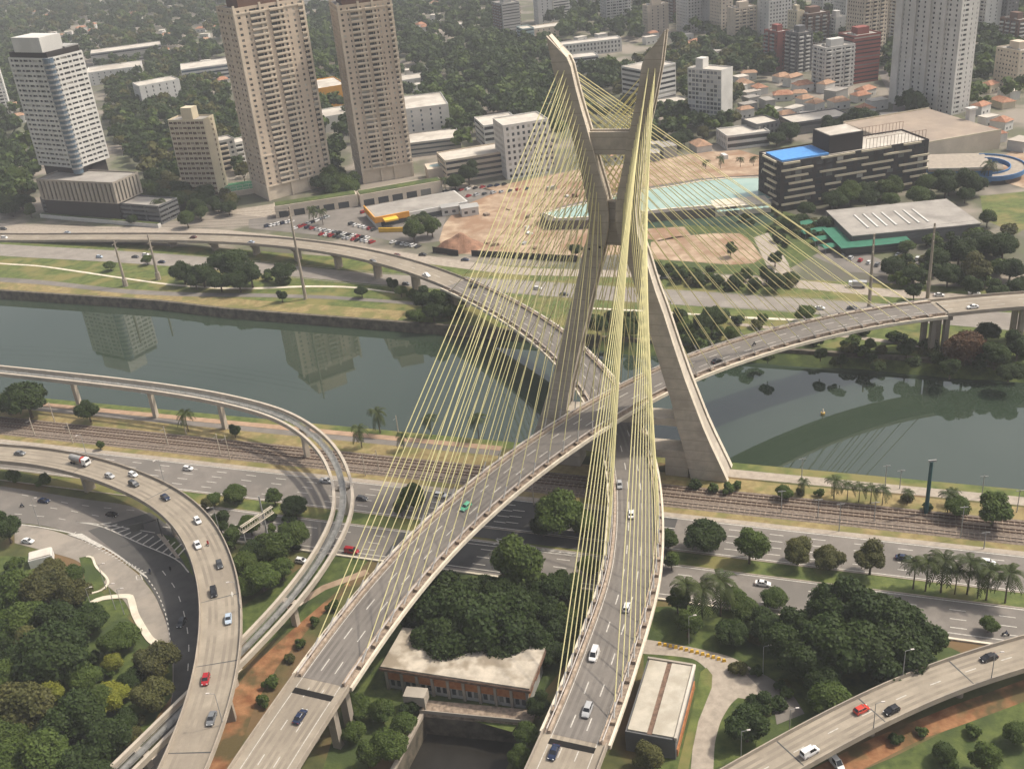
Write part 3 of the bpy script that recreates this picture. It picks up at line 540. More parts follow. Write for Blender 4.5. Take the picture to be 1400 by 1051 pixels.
# ------------------------------------------------------------------ buildings
def wallmat(name, c, var=.08): return M(name, c, var=var, scale=.12, c3=tuple(x * .88 for x in c), scale2=.04)
m_['w_white'] = wallmat('white render', (.62, .60, .56)); m_['w_grey'] = wallmat('grey render', (.36, .35, .33)); m_['w_beige'] = wallmat('beige stone cladding', (.56, .455, .35))
m_['w_beige2'] = wallmat('pale beige cladding', (.60, .51, .40)); m_['w_cream'] = wallmat('cream render', (.60, .52, .38)); m_['w_brown'] = wallmat('brown cladding', (.15, .085, .06)); m_['w_red'] = wallmat('red brick', (.25, .075, .06))
m_['w_dark'] = wallmat('black cladding', (.035, .03, .028)); m_['w_teal'] = wallmat('pale green glass cladding', (.36, .45, .44)); m_['w_dgrey'] = wallmat('dark grey render', (.14, .14, .14)); m_['w_fin'] = wallmat('grey concrete fins', (.33, .29, .24))
m_['roofgrey'] = M('flat grey roof', (.30, .275, .245), var=.2, scale=.1); m_['roofwhite'] = M('white flat roof', (.52, .475, .41), var=.14, scale=.2, c3=(.40, .355, .30)); m_['tile'] = M('orange clay tiles', (.36, .15, .085), var=.25, scale=.6, c2=(.42, .23, .145)); m_['tile2'] = M('faded clay tiles', (.36, .22, .14), var=.2, scale=.5)
m_['orange'] = M('orange fascia', (.65, .30, .04), var=.08, scale=.3); m_['yellow'] = M('yellow fascia', (.75, .45, .05), var=.08, scale=.3); m_['green'] = M('green awning', (.035, .15, .095), var=.12, scale=.4); m_['blue'] = M('blue tarpaulin', (.09, .28, .62), var=.12, scale=.4); m_['bluewall'] = M('blue painted wall', (.08, .19, .38), var=.1, scale=.3)
m_['brickband'] = M('orange brick panel', (.38, .135, .05), var=.2, scale=.8, c2=(.42, .19, .08)); m_['curtainwall'] = glass('blue curtain wall', (.03, .05, .07), (.09, .13, .17), (.2, .25, .28)); m_['turf'] = M('green court surface', (.05, .17, .08), var=.1, scale=.3); m_['brownpane'] = glass('bronze window', (.09, .045, .03), (.14, .08, .05), (.28, .22, .16), .55, .9)
m_['tanroof'] = M('tan gravel roof', (.34, .27, .21), var=.12, scale=.1, c3=(.28, .225, .18))
m_['pipes'] = M('brown stained steel', (.16, .10, .07), var=.3, scale=1)
def seq(*items):
    out = []
    for it in items:
        if isinstance(it, list): out += it
        else: out.append(it)
    return out
w_ = lambda x=1.0: ('w', x)
o_w = lambda x=1.0: ('o', x)
b_ = lambda x=1.0: ('b', x)
FACES = ('front', 'right', 'back', 'left')
class Build:
    def __init__(self, name, label, F, R=None, L=None, z0=0.0, ang=None, W=None, D=None, xy=None, group=None, cat='building'):
        if xy is None:
            f = P(*F, z0); xy = f[:2]
            r = P(*R, z0)[:2] - xy if R else None; l = P(*L, z0)[:2] - xy if L else None
            if ang is None: ang = math.degrees(math.atan2(r[1], r[0])) if (l is None or np.hypot(*r) >= np.hypot(*l)) else math.degrees(math.atan2(l[1], l[0])) - 90
            a = math.radians(ang); ux = np.array([math.cos(a), math.sin(a)]); uy = np.array([-ux[1], ux[0]])
            W = W or abs(float(r @ ux)); D = D or abs(float(l @ uy))
        self.W, self.D, self.z0 = W, D, z0; self.xy = xy
        self.root = empty(name, (xy[0], xy[1], 0), math.radians(ang), label, cat, group); FOOT.append((xy[0], xy[1], math.radians(ang), W, D))
        self.nwin = 0; self.mesh = {}
    def add(self, name, mb, mats, kind=None):
        o = mb.build(name, mats, self.root, world=False)
        if kind: o['kind'] = kind
        return o
    def box(self, name, x0, x1, y0, y1, z0, z1, mat): mb = MB(); mb.box(x0, x1, y0, y1, z0, z1); return self.add(name, mb, mat)
    def face(self, k, x0, x1, y0, y1): return {'front': ((x0, y0), (1, 0), (0, -1), x1 - x0), 'right': ((x1, y0), (0, 1), (1, 0), y1 - y0), 'back': ((x1, y1), (-1, 0), (0, 1), x1 - x0), 'left': ((x0, y1), (0, -1), (-1, 0), y1 - y0)}[k]
    def shell(self, spec, z0, nf, fh, wall, pane, sill=.9, head=2.4, rec=.3, ext=None, indiv=False, balc=None, bproj=1.3, topband=.8, order=('front', 'left', 'right', 'back'), winname='window'):
        x0, x1, y0, y1 = ext or (0, self.W, 0, self.D); mw_ = MB(); mg = MB(); mbal = MB(); zt = z0 + nf * fh + topband
        for k in order:
            o, u, n, Lf = self.face(k, x0, x1, y0, y1); o = np.array([*o, 0.]); u = np.array([*u, 0.]); n = np.array([*n, 0.]); Z = np.array([0, 0, 1.])
            bays = spec.get(k, spec.get('all')); tot = sum(q[1] for q in bays); d = 0.
            def pt(a, z, inn=0.0): return o + u * a + Z * z - n * inn
            for ty, wd in bays:
                a0, a1 = d, d + wd / tot * Lf; d = a1
                if ty == 'w': mw_.quad(pt(a0, z0), pt(a1, z0), pt(a1, zt), pt(a0, zt)); continue
                for i in range(nf):
                    zb = z0 + i * fh; s, h = zb + (0.12 if ty == 'b' else sill), zb + head; r = rec if ty == 'o' else rec * 2.5
                    mw_.quad(pt(a0, zb), pt(a1, zb), pt(a1, s), pt(a0, s)); mw_.quad(pt(a0, h), pt(a1, h), pt(a1, zb + fh), pt(a0, zb + fh))
                    mw_.quad(pt(a0, s), pt(a1, s), pt(a1, s, r), pt(a0, s, r)); mw_.quad(pt(a0, h, r), pt(a1, h, r), pt(a1, h), pt(a0, h))
                    mw_.quad(pt(a0, s), pt(a0, s, r), pt(a0, h, r), pt(a0, h)); mw_.quad(pt(a1, s, r), pt(a1, s), pt(a1, h), pt(a1, h, r))
                    if indiv and self.nwin < 290 and k != 'back':
                        key = (k, round(a1 - a0, 2), round(h - s, 2))
                        if key not in self.mesh:
                            q = MB(); wv = u * (a1 - a0); hv = Z * (h - s); q.quad((0, 0, 0), wv, wv + hv, hv)
                            q.add([wv * .48 + n * .02, wv * .52 + n * .02, wv * .52 + hv + n * .02, wv * .48 + hv + n * .02], [(0, 1, 2, 3)], 1)
                            ob = q.build(winname, [pane, wall], self.root, world=False); self.mesh[key] = ob.data
                        else:
                            ob = bpy.data.objects.new(winname, self.mesh[key]); COL.objects.link(ob); ob.parent = self.root
                        ob.location = pt(a0, s, r - .01); self.nwin += 1
                    else: mg.quad(pt(a0, s, r - .01), pt(a1, s, r - .01), pt(a1, h, r - .01), pt(a0, h, r - .01))
                    if ty == 'b' and balc is not None:
                        A, B = pt(a0 - .15, zb - .1, .1), pt(a1 + .15, zb - .1, .1)
                        vs = []
                        for zz in (0, 1.05):
                            for q in (A, B, B + n * bproj, A + n * bproj): vs.append(q + Z * zz)
                        key = ('b' + k, round(a1 - a0, 2))
                        fs = [(3, 2, 1, 0), (4, 5, 6, 7), (0, 1, 5, 4), (1, 2, 6, 5), (2, 3, 7, 6), (3, 0, 4, 7)]
                        if indiv and k != 'back':
                            if key not in self.mesh:
                                q = MB(); q.add([v - A for v in vs], fs); ob = q.build('balcony', balc, self.root, world=False); self.mesh[key] = ob.data
                            else: ob = bpy.data.objects.new('balcony', self.mesh[key]); COL.objects.link(ob); ob.parent = self.root
                            ob.location = A
                        else: mbal.add(vs, fs)
                if topband: mw_.quad(pt(a0, z0 + nf * fh), pt(a1, z0 + nf * fh), pt(a1, zt), pt(a0, zt))
        self.add('wall', mw_, wall)
        if mg.v: self.add('windows', mg, pane, 'stuff')
        if mbal.v: self.add('balconies', mbal, balc, 'stuff')
        return zt
    def roof(self, z, mat=None, par=.7, wall=None, ext=None, penthouse=True, inset=.3, ph=4.5):
        x0, x1, y0, y1 = ext or (0, self.W, 0, self.D); mat = mat or m_['roofgrey']; mb = MB(); mb.box(x0 + .3, x1 - .3, y0 + .3, y1 - .3, z - par - .3, z - par); self.add('roof', mb, mat)
        if wall is not None:
            mb = MB()
            for a in ((x0 + .002, x0 + .3, y0 + .3, y1 - .3), (x1 - .3, x1 - .002, y0 + .3, y1 - .3), (x0 + .002, x1 - .002, y0 + .002, y0 + .3), (x0 + .002, x1 - .002, y1 - .3, y1 - .002)): mb.box(*a, z - par - .2, z + .12)
            self.add('parapet', mb, wall)
        if penthouse and wall is not None:
            w, d = x1 - x0, y1 - y0; self.box('penthouse', x0 + w * inset, x1 - w * inset * .9, y0 + d * inset, y1 - d * inset, z - par, z + ph, wall)
            mb = MB()
            for q in range(3): cx, cy = x0 + w * random.uniform(.1, .22), y0 + d * random.uniform(.15, .85); mb.box(cx, cx + 1.5, cy, cy + 1.4, z - par, z - par + 1.3)
            tag(self.add('roof_plant', mb, m_['steelgrey']), kind='stuff')
FOOT = []
def top_z(xy, py):
    zz = np.linspace(0, 260, 1041); ys = np.array([proj((xy[0], xy[1], z))[1] for z in zz]); return float(zz[np.argmin(abs(ys - py))])
# 1 white tower with podium
B = Build('apartment_tower', 'white banded tower with a curved dark glass corner above a finned podium', (108, 237), (156, 222), (52, 233), z0=26, ang=58); WT = top_z(B.xy, 80); WF = (WT - 29.8) / 22
fc = seq(w_(.25), *[seq(o_w(2.1), w_(.35), o_w(1.1), w_(.45)) for _ in range(3)])
lc = seq(*[seq(w_(.5), o_w(1.2), w_(.35), o_w(2.0)) for _ in range(4)], w_(.6)); fc = [x for q in fc for x in (q if isinstance(q, list) else [q])]; lc = [x for q in lc for x in (q if isinstance(q, list) else [q])]
zt = B.shell({'front': fc, 'left': lc, 'right': lc, 'back': fc}, 29, 22, WF, m_['w_white'], m_['glassdark'], sill=1.35, head=2.75, rec=.7, indiv=True)
B.roof(zt, wall=m_['w_white'], penthouse=False); B.box('lobby_core', 2, B.W - 2, 2, B.D - 2, 0, 29, m_['w_dark'])
for i in range(22):
    mb = MB(); n = 9; z = 29 + i * WF; r = 3.6; ring = [(r * math.cos(math.pi / 2 + math.pi * 1.5 * k / n + .0), r * math.sin(math.pi / 2 + math.pi * 1.5 * k / n)) for k in range(n + 1)]
    vs = [(x + .4, y + .4, z) for x, y in ring] + [(x + .4, y + .4, z + 1.15) for x, y in ring]; mb.add(vs, [(k, k + 1, n + 2 + k, n + 1 + k) for k in range(n)] + [tuple(range(n + 1))[::-1], tuple(range(n + 1, 2 * n + 2))]); B.add('corner_balcony', mb, m_['steelgrey'])
mb = MB(); mb.tube((.4, .4, 26), (.4, .4, zt), 3.2, n=14); B.add('corner_glazing', mb, m_['curtainwall'])
mb = MB(); mb.box(1, B.W - 1, 1, B.D - 1, zt - .5, zt + 3.2); B.add('setback_storey', mb, m_['w_dark']); B.box('penthouse', B.W * .02, B.W * .62, B.D * .1, B.D * .8, zt + 3.2, zt + 12, m_['w_white']); B.box('roof_canopy', B.W * .6, B.W * 1.0, B.D * .05, B.D * .8, zt + 3.4, zt + 4.2, m_['w_grey'])
fl_ = lambda s: [x for q in s for x in (q if isinstance(q, list) else [q])]
B = Build('podium_building', 'grey concrete podium of vertical fins under the white tower', (161, 279), (186, 263), (57, 273), z0=12)
fins = fl_([[w_(.9), o_w(.55)] for _ in range(17)] + [w_(.9)]); fin2 = fl_([[w_(.9), o_w(.55)] for _ in range(7)] + [w_(.9)])
zt = B.shell({'front': fin2, 'left': fins, 'right': fins, 'back': fin2}, 12, 1, 13, m_['w_fin'], m_['glassdark'], sill=.5, head=12.4, rec=.8, indiv=True, topband=.5); B.roof(zt, m_['roofgrey'], wall=m_['w_fin'], penthouse=False); B.box('undercroft', 1, B.W - 1, 1, B.D - 1, 0, 12, m_['w_dark'])
B = Build('parking_garage', 'low dark open-sided parking garage in front of the finned podium', (222, 307), None, (52, 297), z0=0, ang=62, W=17)
zt = B.shell({'all': fl_([[w_(.25), o_w(2.2)] for _ in range(9)] + [w_(.25)])}, 0, 4, 2.85, m_['w_dgrey'], m_['glassdark'], sill=1.1, head=2.5, rec=1.0, topband=.3); B.roof(zt, m_['roofgrey'], penthouse=False, wall=m_['w_dgrey'])
B = Build('garden_wall', 'long white planter wall beside the far expressway', (217, 312), None, (48, 301), z0=0, ang=62, W=2.5, cat='wall'); B.box('wall', 0, B.W, 0, B.D, 0, 2.4, m_['w_white']); B.box('planting', .4, B.W - .4, .6, B.D - .6, 2.4, 2.8, m_['lushgrass'])
# 2 small checkered block
B = Build('apartment_block', 'cream apartment block with a chequered grid of brown windows', (300, 268), None, None, ang=72, W=13, D=26)
B.shell({'left': fl_([[w_(.18), o_w(1)] for _ in range(8)] + [w_(.18)]), 'front': [w_(3), o_w(.6), w_(1)], 'right': fl_([[w_(.3), o_w(1)] for _ in range(8)] + [w_(.3)]), 'back': [w_(1)]}, 0, 15, 3.3, m_['w_cream'], m_['brownpane'], sill=1.0, head=2.7, rec=.35, indiv=True)
B.roof(50.3, wall=m_['w_cream'], penthouse=False); B.box('stair_head', 3, 10, 9, 17, 49.6, 57, m_['w_cream'])
for i in range(15):
    for k in range(8):
        if (i + k) % 2 == 0:
            mb = MB(); d = B.D / 8; y = B.D - (k + 1) * d; mb.box(-.55, -.01, y + .35, y + d - .2, i * 3.3 + .2, i * 3.3 + 1.35); B.add('balcony', mb, m_['w_beige2'])
# 3, 4 twin beige towers
def beige_tower(label, F, ang, W_, D_, top, nf):
    B = Build('residential_tower', label, F, ang=ang, W=W_, D=D_, cat='tower'); fh = (top - 9) / nf
    fr = [w_(.9), o_w(.7), w_(1.3), o_w(.45), w_(.6), b_(3.6), w_(1.2), b_(3.4), w_(.6), o_w(.45), w_(1.2), o_w(.55), w_(1.0), b_(1.2), w_(.4)]; sd = [w_(1), o_w(.8), w_(1.0), o_w(.8), w_(2), o_w(.7), w_(1), o_w(.8), w_(.8)]
    zt = B.shell({'front': fr, 'left': sd, 'right': fr, 'back': sd}, 9, nf, fh, m_['w_beige'], m_['glass'], sill=1.0, head=fh - .75, rec=.35, indiv=True, balc=m_['w_beige2'])
    B.roof(zt, wall=m_['w_beige'], penthouse=False); B.box('base_storey', .4, B.W - .4, .4, B.D - .4, 0, 9, m_['w_beige2'])
    for z in (9, 9 + fh * 6, zt - 3.2): mb = MB(); mb.box(-.35, B.W + .35, -.35, B.D + .35, z - .45, z + .45); B.add('cornice', mb, m_['w_beige2'])
    for x in (.0, B.W * .36, B.W * .62, B.W - 1.4): mb = MB(); mb.box(x, x + 1.4, -.55, -.005, 0, zt + 1.5); B.add('pilaster', mb, m_['w_beige2'])
    B.box('penthouse', B.W * .12, B.W * .88, B.D * .15, B.D * .85, zt - .7, zt + 10, m_['w_brown']); B.box('penthouse_roof', B.W * .1, B.W * .9, B.D * .12, B.D * .88, zt + 10, zt + 11, m_['w_beige2']); B.box('roof_house', B.W * .25, B.W * .75, B.D * .25, B.D * .75, zt + 11, zt + 21, m_['w_beige'])
    return B
beige_tower('tall beige residential tower beside the green tennis court', (368, 275), 33, 46, 26, 116, 33); beige_tower('tall beige residential tower beside the kidney-shaped pool', (497, 252), 14, 34, 38, 110, 32)
for lb, f_, r_ in (('beige garden podium in front of the first beige tower', (378, 299), (490, 282)), ('beige garden podium in front of the second beige tower', (494, 283), (606, 263))):
    B = Build('podium_building', lb, f_, r_, None, D=9); B.box('wall', 0, B.W, 0, B.D, 0, 7.5, m_['w_beige2']); B.box('garden', .6, B.W - .6, .6, B.D - .6, 7.5, 7.9, m_['lushgrass'])
    for k in range(int(B.W / 9)): B.box('shop_opening', 2 + k * 9, 8.5 + k * 9, -.06, .1, .2, 4.0, m_['glassdark'])
B = Build('tennis_court', 'green tennis court inside a tall mesh cage', (300, 272), (345, 268), None, ang=12, W=32, D=22, cat='court'); B.box('retaining_wall', 0, B.W, 0, B.D, 0, 3.5, m_['w_beige2']); B.box('court_surface', .8, B.W - .8, .8, B.D - .8, 3.5, 3.6, m_['turf'])
mb = MB()
for k in range(9): x = k * B.W / 8; mb.box(x - .1, x + .1, -.1, .1, 3.5, 7); mb.box(x - .1, x + .1, B.D - .1, B.D + .1, 3.5, 7)
for z in (5, 7): mb.box(0, B.W, -.08, .08, z - .1, z + .1); mb.box(0, B.W, B.D - .08, B.D + .08, z - .1, z + .1)
B.add('cage_frame', mb, m_['edge'])
# ------------------------------------------------ generic towers  (label, base px of front corner, width px, top py, angle, depth m, style, wall, pane)
def bays_for(style, Lm):
    n = max(2, int(Lm / 3.4))
    if style == 'grid': return fl_([[w_(1.0), o_w(.9)] for _ in range(n)] + [w_(1.0)])
    if style == 'band': return [w_(.4), o_w(max(4, Lm - 1)), w_(.4)]
    if style == 'balc': return fl_([[w_(.5), b_(1.8), w_(.6), o_w(.6)] for _ in range(max(1, n // 2))] + [w_(.5)])
    if style == 'sparse': return fl_([[w_(2.2), o_w(.5)] for _ in range(max(1, n // 2))] + [w_(2.2)])
    return [w_(1)]
def tower(label, base, wpx, top, ang, D_, sf, ss, wall, pane='glass', balc='w_white', H=None, name='apartment_tower', fh=3.1, roofm='roofgrey', ph=True, slabs=False, z0=0):
    f = P(*base, z0); sc = F_PX / depth(f); Wm = wpx / sc / max(.35, math.cos(math.radians(ang))); H = H or max(5, top_z(f[:2], top)); nf = max(1, round((H - .8) / fh)); fh2 = (H - .8) / nf
    B = Build(name, label, base, ang=ang, W=Wm, D=D_, z0=z0); sl, hd = (.9, fh2 - .8) if sf != 'band' else (1.45, fh2 - .45)
    zt = B.shell({'front': bays_for(sf, Wm), 'right': bays_for(ss, D_), 'back': bays_for(sf, Wm), 'left': bays_for(ss, D_)}, 0, nf, fh2, m_[wall], m_[pane], sill=sl, head=hd, balc=m_[balc])
    B.roof(zt, m_[roofm], wall=m_[wall], penthouse=ph and H > 12)
    if slabs:
        for i in range(nf): mb = MB(); mb.box(-.5, Wm + .5, -.5, D_ + .5, i * fh2 - .12, i * fh2 + .55); B.add('floor_slab', mb, m_[balc])
    return B
TW = [
 ('grey office block with brown balcony side behind the trees', (690, 54), 24, 6, 20, 30, 'band', 'balc', 'w_grey', 'glass', 'w_brown'),
 ('white tower with a single dark window column over a low grey block', (737, 36), 20, -40, 10, 22, 'sparse', 'grid', 'w_white', 'glassdark', 'w_white'),
 ('white tower ringed by striped balconies beside the hilltop trees', (758, 30), 22, -45, 15, 24, 'band', 'balc', 'w_white', 'glassdark', 'w_white'),
 ('white gridded tower behind the striped balcony tower', (781, 14), 19, -50, 12, 24, 'grid', 'grid', 'w_white', 'glass', 'w_white'),
 ('pale grey slab tower right behind the hilltop trees', (808, 14), 20, -45, 12, 22, 'grid', 'sparse', 'w_grey', 'glass', 'w_white'),
 ('broad white tower with zigzag balconies above the hilltop villas', (830, 38), 34, -30, 8, 26, 'balc', 'balc', 'w_white', 'glassdark', 'w_white'),
 ('beige striped tower beside the zigzag balcony tower', (867, 15), 24, -40, 10, 24, 'band', 'balc', 'w_beige2', 'glass', 'w_white'),
 ('blank-sided beige tower with few small windows', (886, 47), 30, 8, 14, 14, 'sparse', 'grid', 'w_beige2', 'glassdark', 'w_white'),
 ('dark red tower squeezed between beige and white towers', (922, 32), 16, -40, 14, 26, 'balc', 'balc', 'w_brown', 'glass', 'w_grey'),
 ('white slab tower with paired dark window columns', (940, 46), 24, -45, 16, 26, 'grid', 'grid', 'w_white', 'glassdark', 'w_white'),
 ('grey narrow tower beside the paired-window white slab', (970, 46), 14, -35, 16, 26, 'grid', 'sparse', 'w_grey', 'glass', 'w_white'),
 ('warm beige tower with rounded side above the wooded slope', (986, 53), 17, -40, 16, 24, 'grid', 'grid', 'w_beige2', 'glass', 'w_white'),
 ('beige slab with close rows of balconies and a bright side', (1004, 63), 32, 12, 14, 16, 'balc', 'sparse', 'w_beige2', 'glass', 'w_beige2'),
 ('white tower with a recessed window bay behind the dark red block', (1050, 62), 34, 2, 18, 20, 'grid', 'sparse', 'w_white', 'glassdark', 'w_white'),
 ('dark red brick block with a black recess beside the hillside houses', (1062, 97), 18, 44, 20, 20, 'sparse', 'balc', 'w_red', 'glassdark', 'w_grey'),
 ('grey block with projecting white balconies next to the dark red block', (1090, 100), 22, 46, 20, 18, 'balc', 'balc', 'w_dgrey', 'glassdark', 'w_white'),
 ('slim cream tower behind the block with white balconies', (1088, 66), 11, 16, 20, 14, 'sparse', 'grid', 'w_cream', 'glass', 'w_white'),
 ('brown and red tower of long balconies with a red roof box', (1102, 66), 34, 20, 16, 22, 'balc', 'balc', 'w_brown', 'glass', 'w_grey'),
 ('white stepped tower rising behind the white terrace block', (1141, 62), 15, 24, 16, 16, 'sparse', 'balc', 'w_white', 'glass', 'w_white'),
 ('white terrace block with rounded corner balconies in front of a red block', (1126, 124), 44, 66, 14, 18, 'balc', 'balc', 'w_white', 'glassdark', 'w_white'),
 ('red-topped block wrapped in wavy dark bands', (1164, 116), 40, 50, 14, 22, 'band', 'band', 'w_red', 'glassdark', 'w_grey'),
 ('very tall beige tower with twin dark window bays', (1178, 82), 36, -70, 18, 24, 'balc', 'grid', 'w_beige2', 'glassdark', 'w_beige2'),
 ('white far tower partly hidden behind the brown balcony tower', (1124, 30), 26, -60, 15, 22, 'grid', 'grid', 'w_white', 'glass', 'w_white'),
 ('pale far tower above the white stepped tower', (1155, 40), 16, -50, 15, 22, 'grid', 'grid', 'w_white', 'glass', 'w_white'),
 ('slender beige tower left of the brown striped tower', (1224, 66), 18, -30, 15, 20, 'grid', 'balc', 'w_beige2', 'glass', 'w_white'),
 ('brown-red striped tower beside the tallest white tower', (1244, 64), 15, -60, 12, 26, 'sparse', 'balc', 'w_red', 'glass', 'w_beige2'),
 ('white tower with a window-free edge beyond the wooded park', (1343, 56), 26, -20, 20, 22, 'sparse', 'balc', 'w_white', 'glass', 'w_white'),
 ('dark grey tower with vertical piers beyond the wooded park', (1372, 53), 18, -60, 16, 24, 'grid', 'grid', 'w_dgrey', 'glassdark', 'w_grey'),
 ('brown tower with white balcony edges beyond the wooded park', (1388, 72), 20, 28, 16, 22, 'balc', 'balc', 'w_brown', 'glass', 'w_white'),
 ('beige tower standing at the end of the wooded park', (1388, 124), 30, 70, 16, 24, 'grid', 'grid', 'w_beige2', 'glass', 'w_white'),
 ('white tower on the far left hill behind the finned podium', (-14, 165), 28, 100, 20, 22, 'balc', 'grid', 'w_white', 'glass', 'w_white'),
 ('pale slab tower at the back of the tower cluster', (1002, 18), 26, -60, 14, 22, 'grid', 'grid', 'w_grey', 'glass', 'w_white'),
 ('white narrow tower at the back of the tower cluster', (1030, 14), 18, -60, 14, 22, 'grid', 'balc', 'w_white', 'glass', 'w_white'),
 ('greyish tower with balcony ends at the back of the tower cluster', (1066, 16), 26, -60, 14, 22, 'balc', 'grid', 'w_grey', 'glass', 'w_white'),
 ('far white tower behind the very tall beige one', (1206, 30), 18, -60, 14, 22, 'grid', 'grid', 'w_white', 'glass', 'w_white'),
 ('far grey tower above the wooded park', (1320, 22), 20, -60, 14, 22, 'grid', 'balc', 'w_grey', 'glass', 'w_white')]
for q in TW: tower(*q)
# tallest white tower
B = Build('apartment_tower', 'tallest white tower with deep vertical folds beside a white pylon', (1300, 158), ang=24, W=16, D=58)
sdw = fl_([[w_(1.4), o_w(.55), w_(.5), o_w(.55), w_(1.4), o_w(.5)] for _ in range(4)] + [w_(1.2)]); zt = B.shell({'front': [w_(1.0), o_w(.5), w_(.4), o_w(1.6), w_(1.6), o_w(.45), w_(1.8), o_w(.3), w_(.8)], 'left': sdw, 'right': sdw, 'back': [w_(1)]}, 0, 42, 3.15, m_['w_white'], m_['glassdark'], indiv=False); B.roof(zt, wall=m_['w_white'])
for y in (12, 25, 38, 50): mb = MB(); mb.box(-1.6, 0, y, y + 3.5, 0, zt + 2); B.add('fold', mb, m_['w_white'])
# mid-rise and low buildings
LOW = [
 ('long white office wing with window rows behind the left mast arm', (768, 80), 84, 62, 6, 18, 'grid', 'grid', 'w_white', 'glassdark', 'w_white'), ('white office wing with ribbon windows among trees', (780, 104), 40, 80, 6, 20, 'band', 'grid', 'w_white', 'glass', 'w_white'),
 ('white office slab of continuous ribbon windows behind the right mast arm', (880, 152), 50, 96, 30, 26, 'band', 'band', 'w_white', 'glass', 'w_white'), ('low grey hall with a pale roof beside the ribbon-window slab', (884, 163), 68, 148, 16, 22, 'band', 'band', 'w_grey', 'glassdark', 'w_white'),
 ('grey block in front of the beige tower among trees', (730, 54), 52, 40, 14, 24, 'sparse', 'sparse', 'w_beige2', 'glass', 'w_white'), ('small pale green glass block beside the mast top', (716, 64), 16, 40, 14, 22, 'band', 'band', 'w_teal', 'curtainwall', 'w_white'),
 ('white cube building with blank grey side among dark trees', (198, 152), 48, 118, 30, 24, 'sparse', 'grid', 'w_white', 'glass', 'w_white'), ('low dark office with two white roof edges', (252, 118), 62, 96, 14, 40, 'band', 'band', 'w_white', 'curtainwall', 'w_white'),
 ('white flat-roofed warehouse on the left hillside', (122, 118), 70, 100, 14, 40, 'sparse', 'sparse', 'w_white', 'glass', 'w_white'), ('grey hall with pale roof on the left hillside', (128, 92), 90, 74, 16, 34, 'band', 'sparse', 'w_grey', 'glass', 'w_white'),
 ('white theatre building with a blue glass front', (556, 196), 62, 150, 8, 46, 'sparse', 'sparse', 'w_white', 'curtainwall', 'w_white'), ('low glazed hall with a wide white roof below the theatre', (560, 216), 72, 196, 6, 30, 'band', 'band', 'w_grey', 'curtainwall', 'w_white'),
 ('low white office with dark ribbon windows behind the stays', (664, 204), 50, 172, 12, 30, 'band', 'band', 'w_white', 'glassdark', 'w_white'), ('long beige parking building with a green roof behind the stays', (612, 252), 150, 220, 14, 24, 'band', 'band', 'w_beige2', 'glassdark', 'w_beige2'),
 ('white eight-storey office seen through the stays', (694, 246), 62, 172, 14, 24, 'grid', 'grid', 'w_white', 'glassdark', 'w_white'), ('dark low block with a sunlit flat roof among houses', (1034, 196), 34, 170, 16, 20, 'grid', 'band', 'w_dgrey', 'glassdark', 'w_white'),
 ('long low building with a white sawtooth roof edge', (1084, 186), 84, 168, 10, 22, 'band', 'band', 'w_dgrey', 'glass', 'w_white'), ('white terraced houses joined by a long balcony', (994, 206), 60, 186, 6, 22, 'band', 'grid', 'w_white', 'glassdark', 'w_white'),
 ('grey five-storey block beyond the tennis court', (304, 236), 22, 194, 30, 14, 'balc', 'grid', 'w_grey', 'glassdark', 'w_beige2'), ('white balcony block tucked beside the first beige tower', (326, 230), 18, 196, 30, 14, 'balc', 'grid', 'w_white', 'glass', 'w_white'),
 ('orange-walled store with a large pale roof between the twin towers', (436, 150), 40, 122, 20, 44, 'none', 'none', 'orange', 'glass', 'w_white'), ('white store with a red base between the twin towers', (446, 182), 36, 160, 20, 30, 'none', 'none', 'w_white', 'glass', 'w_white'),
 ('white terraced hall above the trees at the top of the avenue', (415, 16), 60, -2, 20, 40, 'band', 'sparse', 'w_white', 'glass', 'w_white'), ('white low hall among trees beside the second beige tower', (552, 124), 34, 110, 16, 24, 'sparse', 'sparse', 'w_white', 'glass', 'w_white')]
for q in LOW: tower(*q, name='low_building', fh=3.6, roofm='roofwhite', ph=False)
# chequered slab
B = Build('apartment_block', 'black and white chequered slab block with a bright blank end wall', (986, 176), ang=44, W=14, D=28); ck = fl_([[w_(.3), o_w(1.2)] for _ in range(9)] + [w_(.3)])
zt = B.shell({'left': ck, 'right': ck, 'front': [w_(1)], 'back': [w_(1)]}, 0, 13, 3.0, m_['w_white'], glass('mottled panes', (.05, .055, .06), (.17, .18, .2), (.5, .5, .5), .4, .72), sill=.6, head=2.6, indiv=True); B.roof(zt, m_['roofwhite'], wall=m_['w_white'], penthouse=False); B.box('roof_tank', 4, 11, 18, 24, zt - .7, zt + 6, m_['w_white'])
# black hotel with pale slab edges
B = Build('hotel', 'long black building with staggered pale slab edges beside the turquoise pool', (1066, 290), ang=12, W=88, D=26, cat='building'); nfl, fh = 7, 3.75
zt = B.shell({'all': fl_([[w_(.6), o_w(1.0)] for _ in range(14)] + [w_(.6)])}, 0, nfl, fh, m_['w_dark'], m_['glassdark'], sill=.8, head=2.9, indiv=False); B.roof(zt, m_['roofwhite'], wall=m_['w_dark'], penthouse=False)
rs = random.Random(3)
for i in range(1, nfl + 1):
    x = rs.uniform(-1, 6)
    while x < B.W - 8:
        ln = rs.uniform(9, 20); mb = MB(); mb.box(x, min(x + ln, B.W + .5), -.9, -.01, i * fh - .35, i * fh + .65); B.add('slab_edge', mb, m_['w_cream']); x += ln + rs.uniform(3, 14)
    mb = MB(); y = rs.uniform(0, 6); mb.box(-.9, -.01, y, y + rs.uniform(8, 17), i * fh - .35, i * fh + .65); B.add('slab_edge', mb, m_['w_cream'])
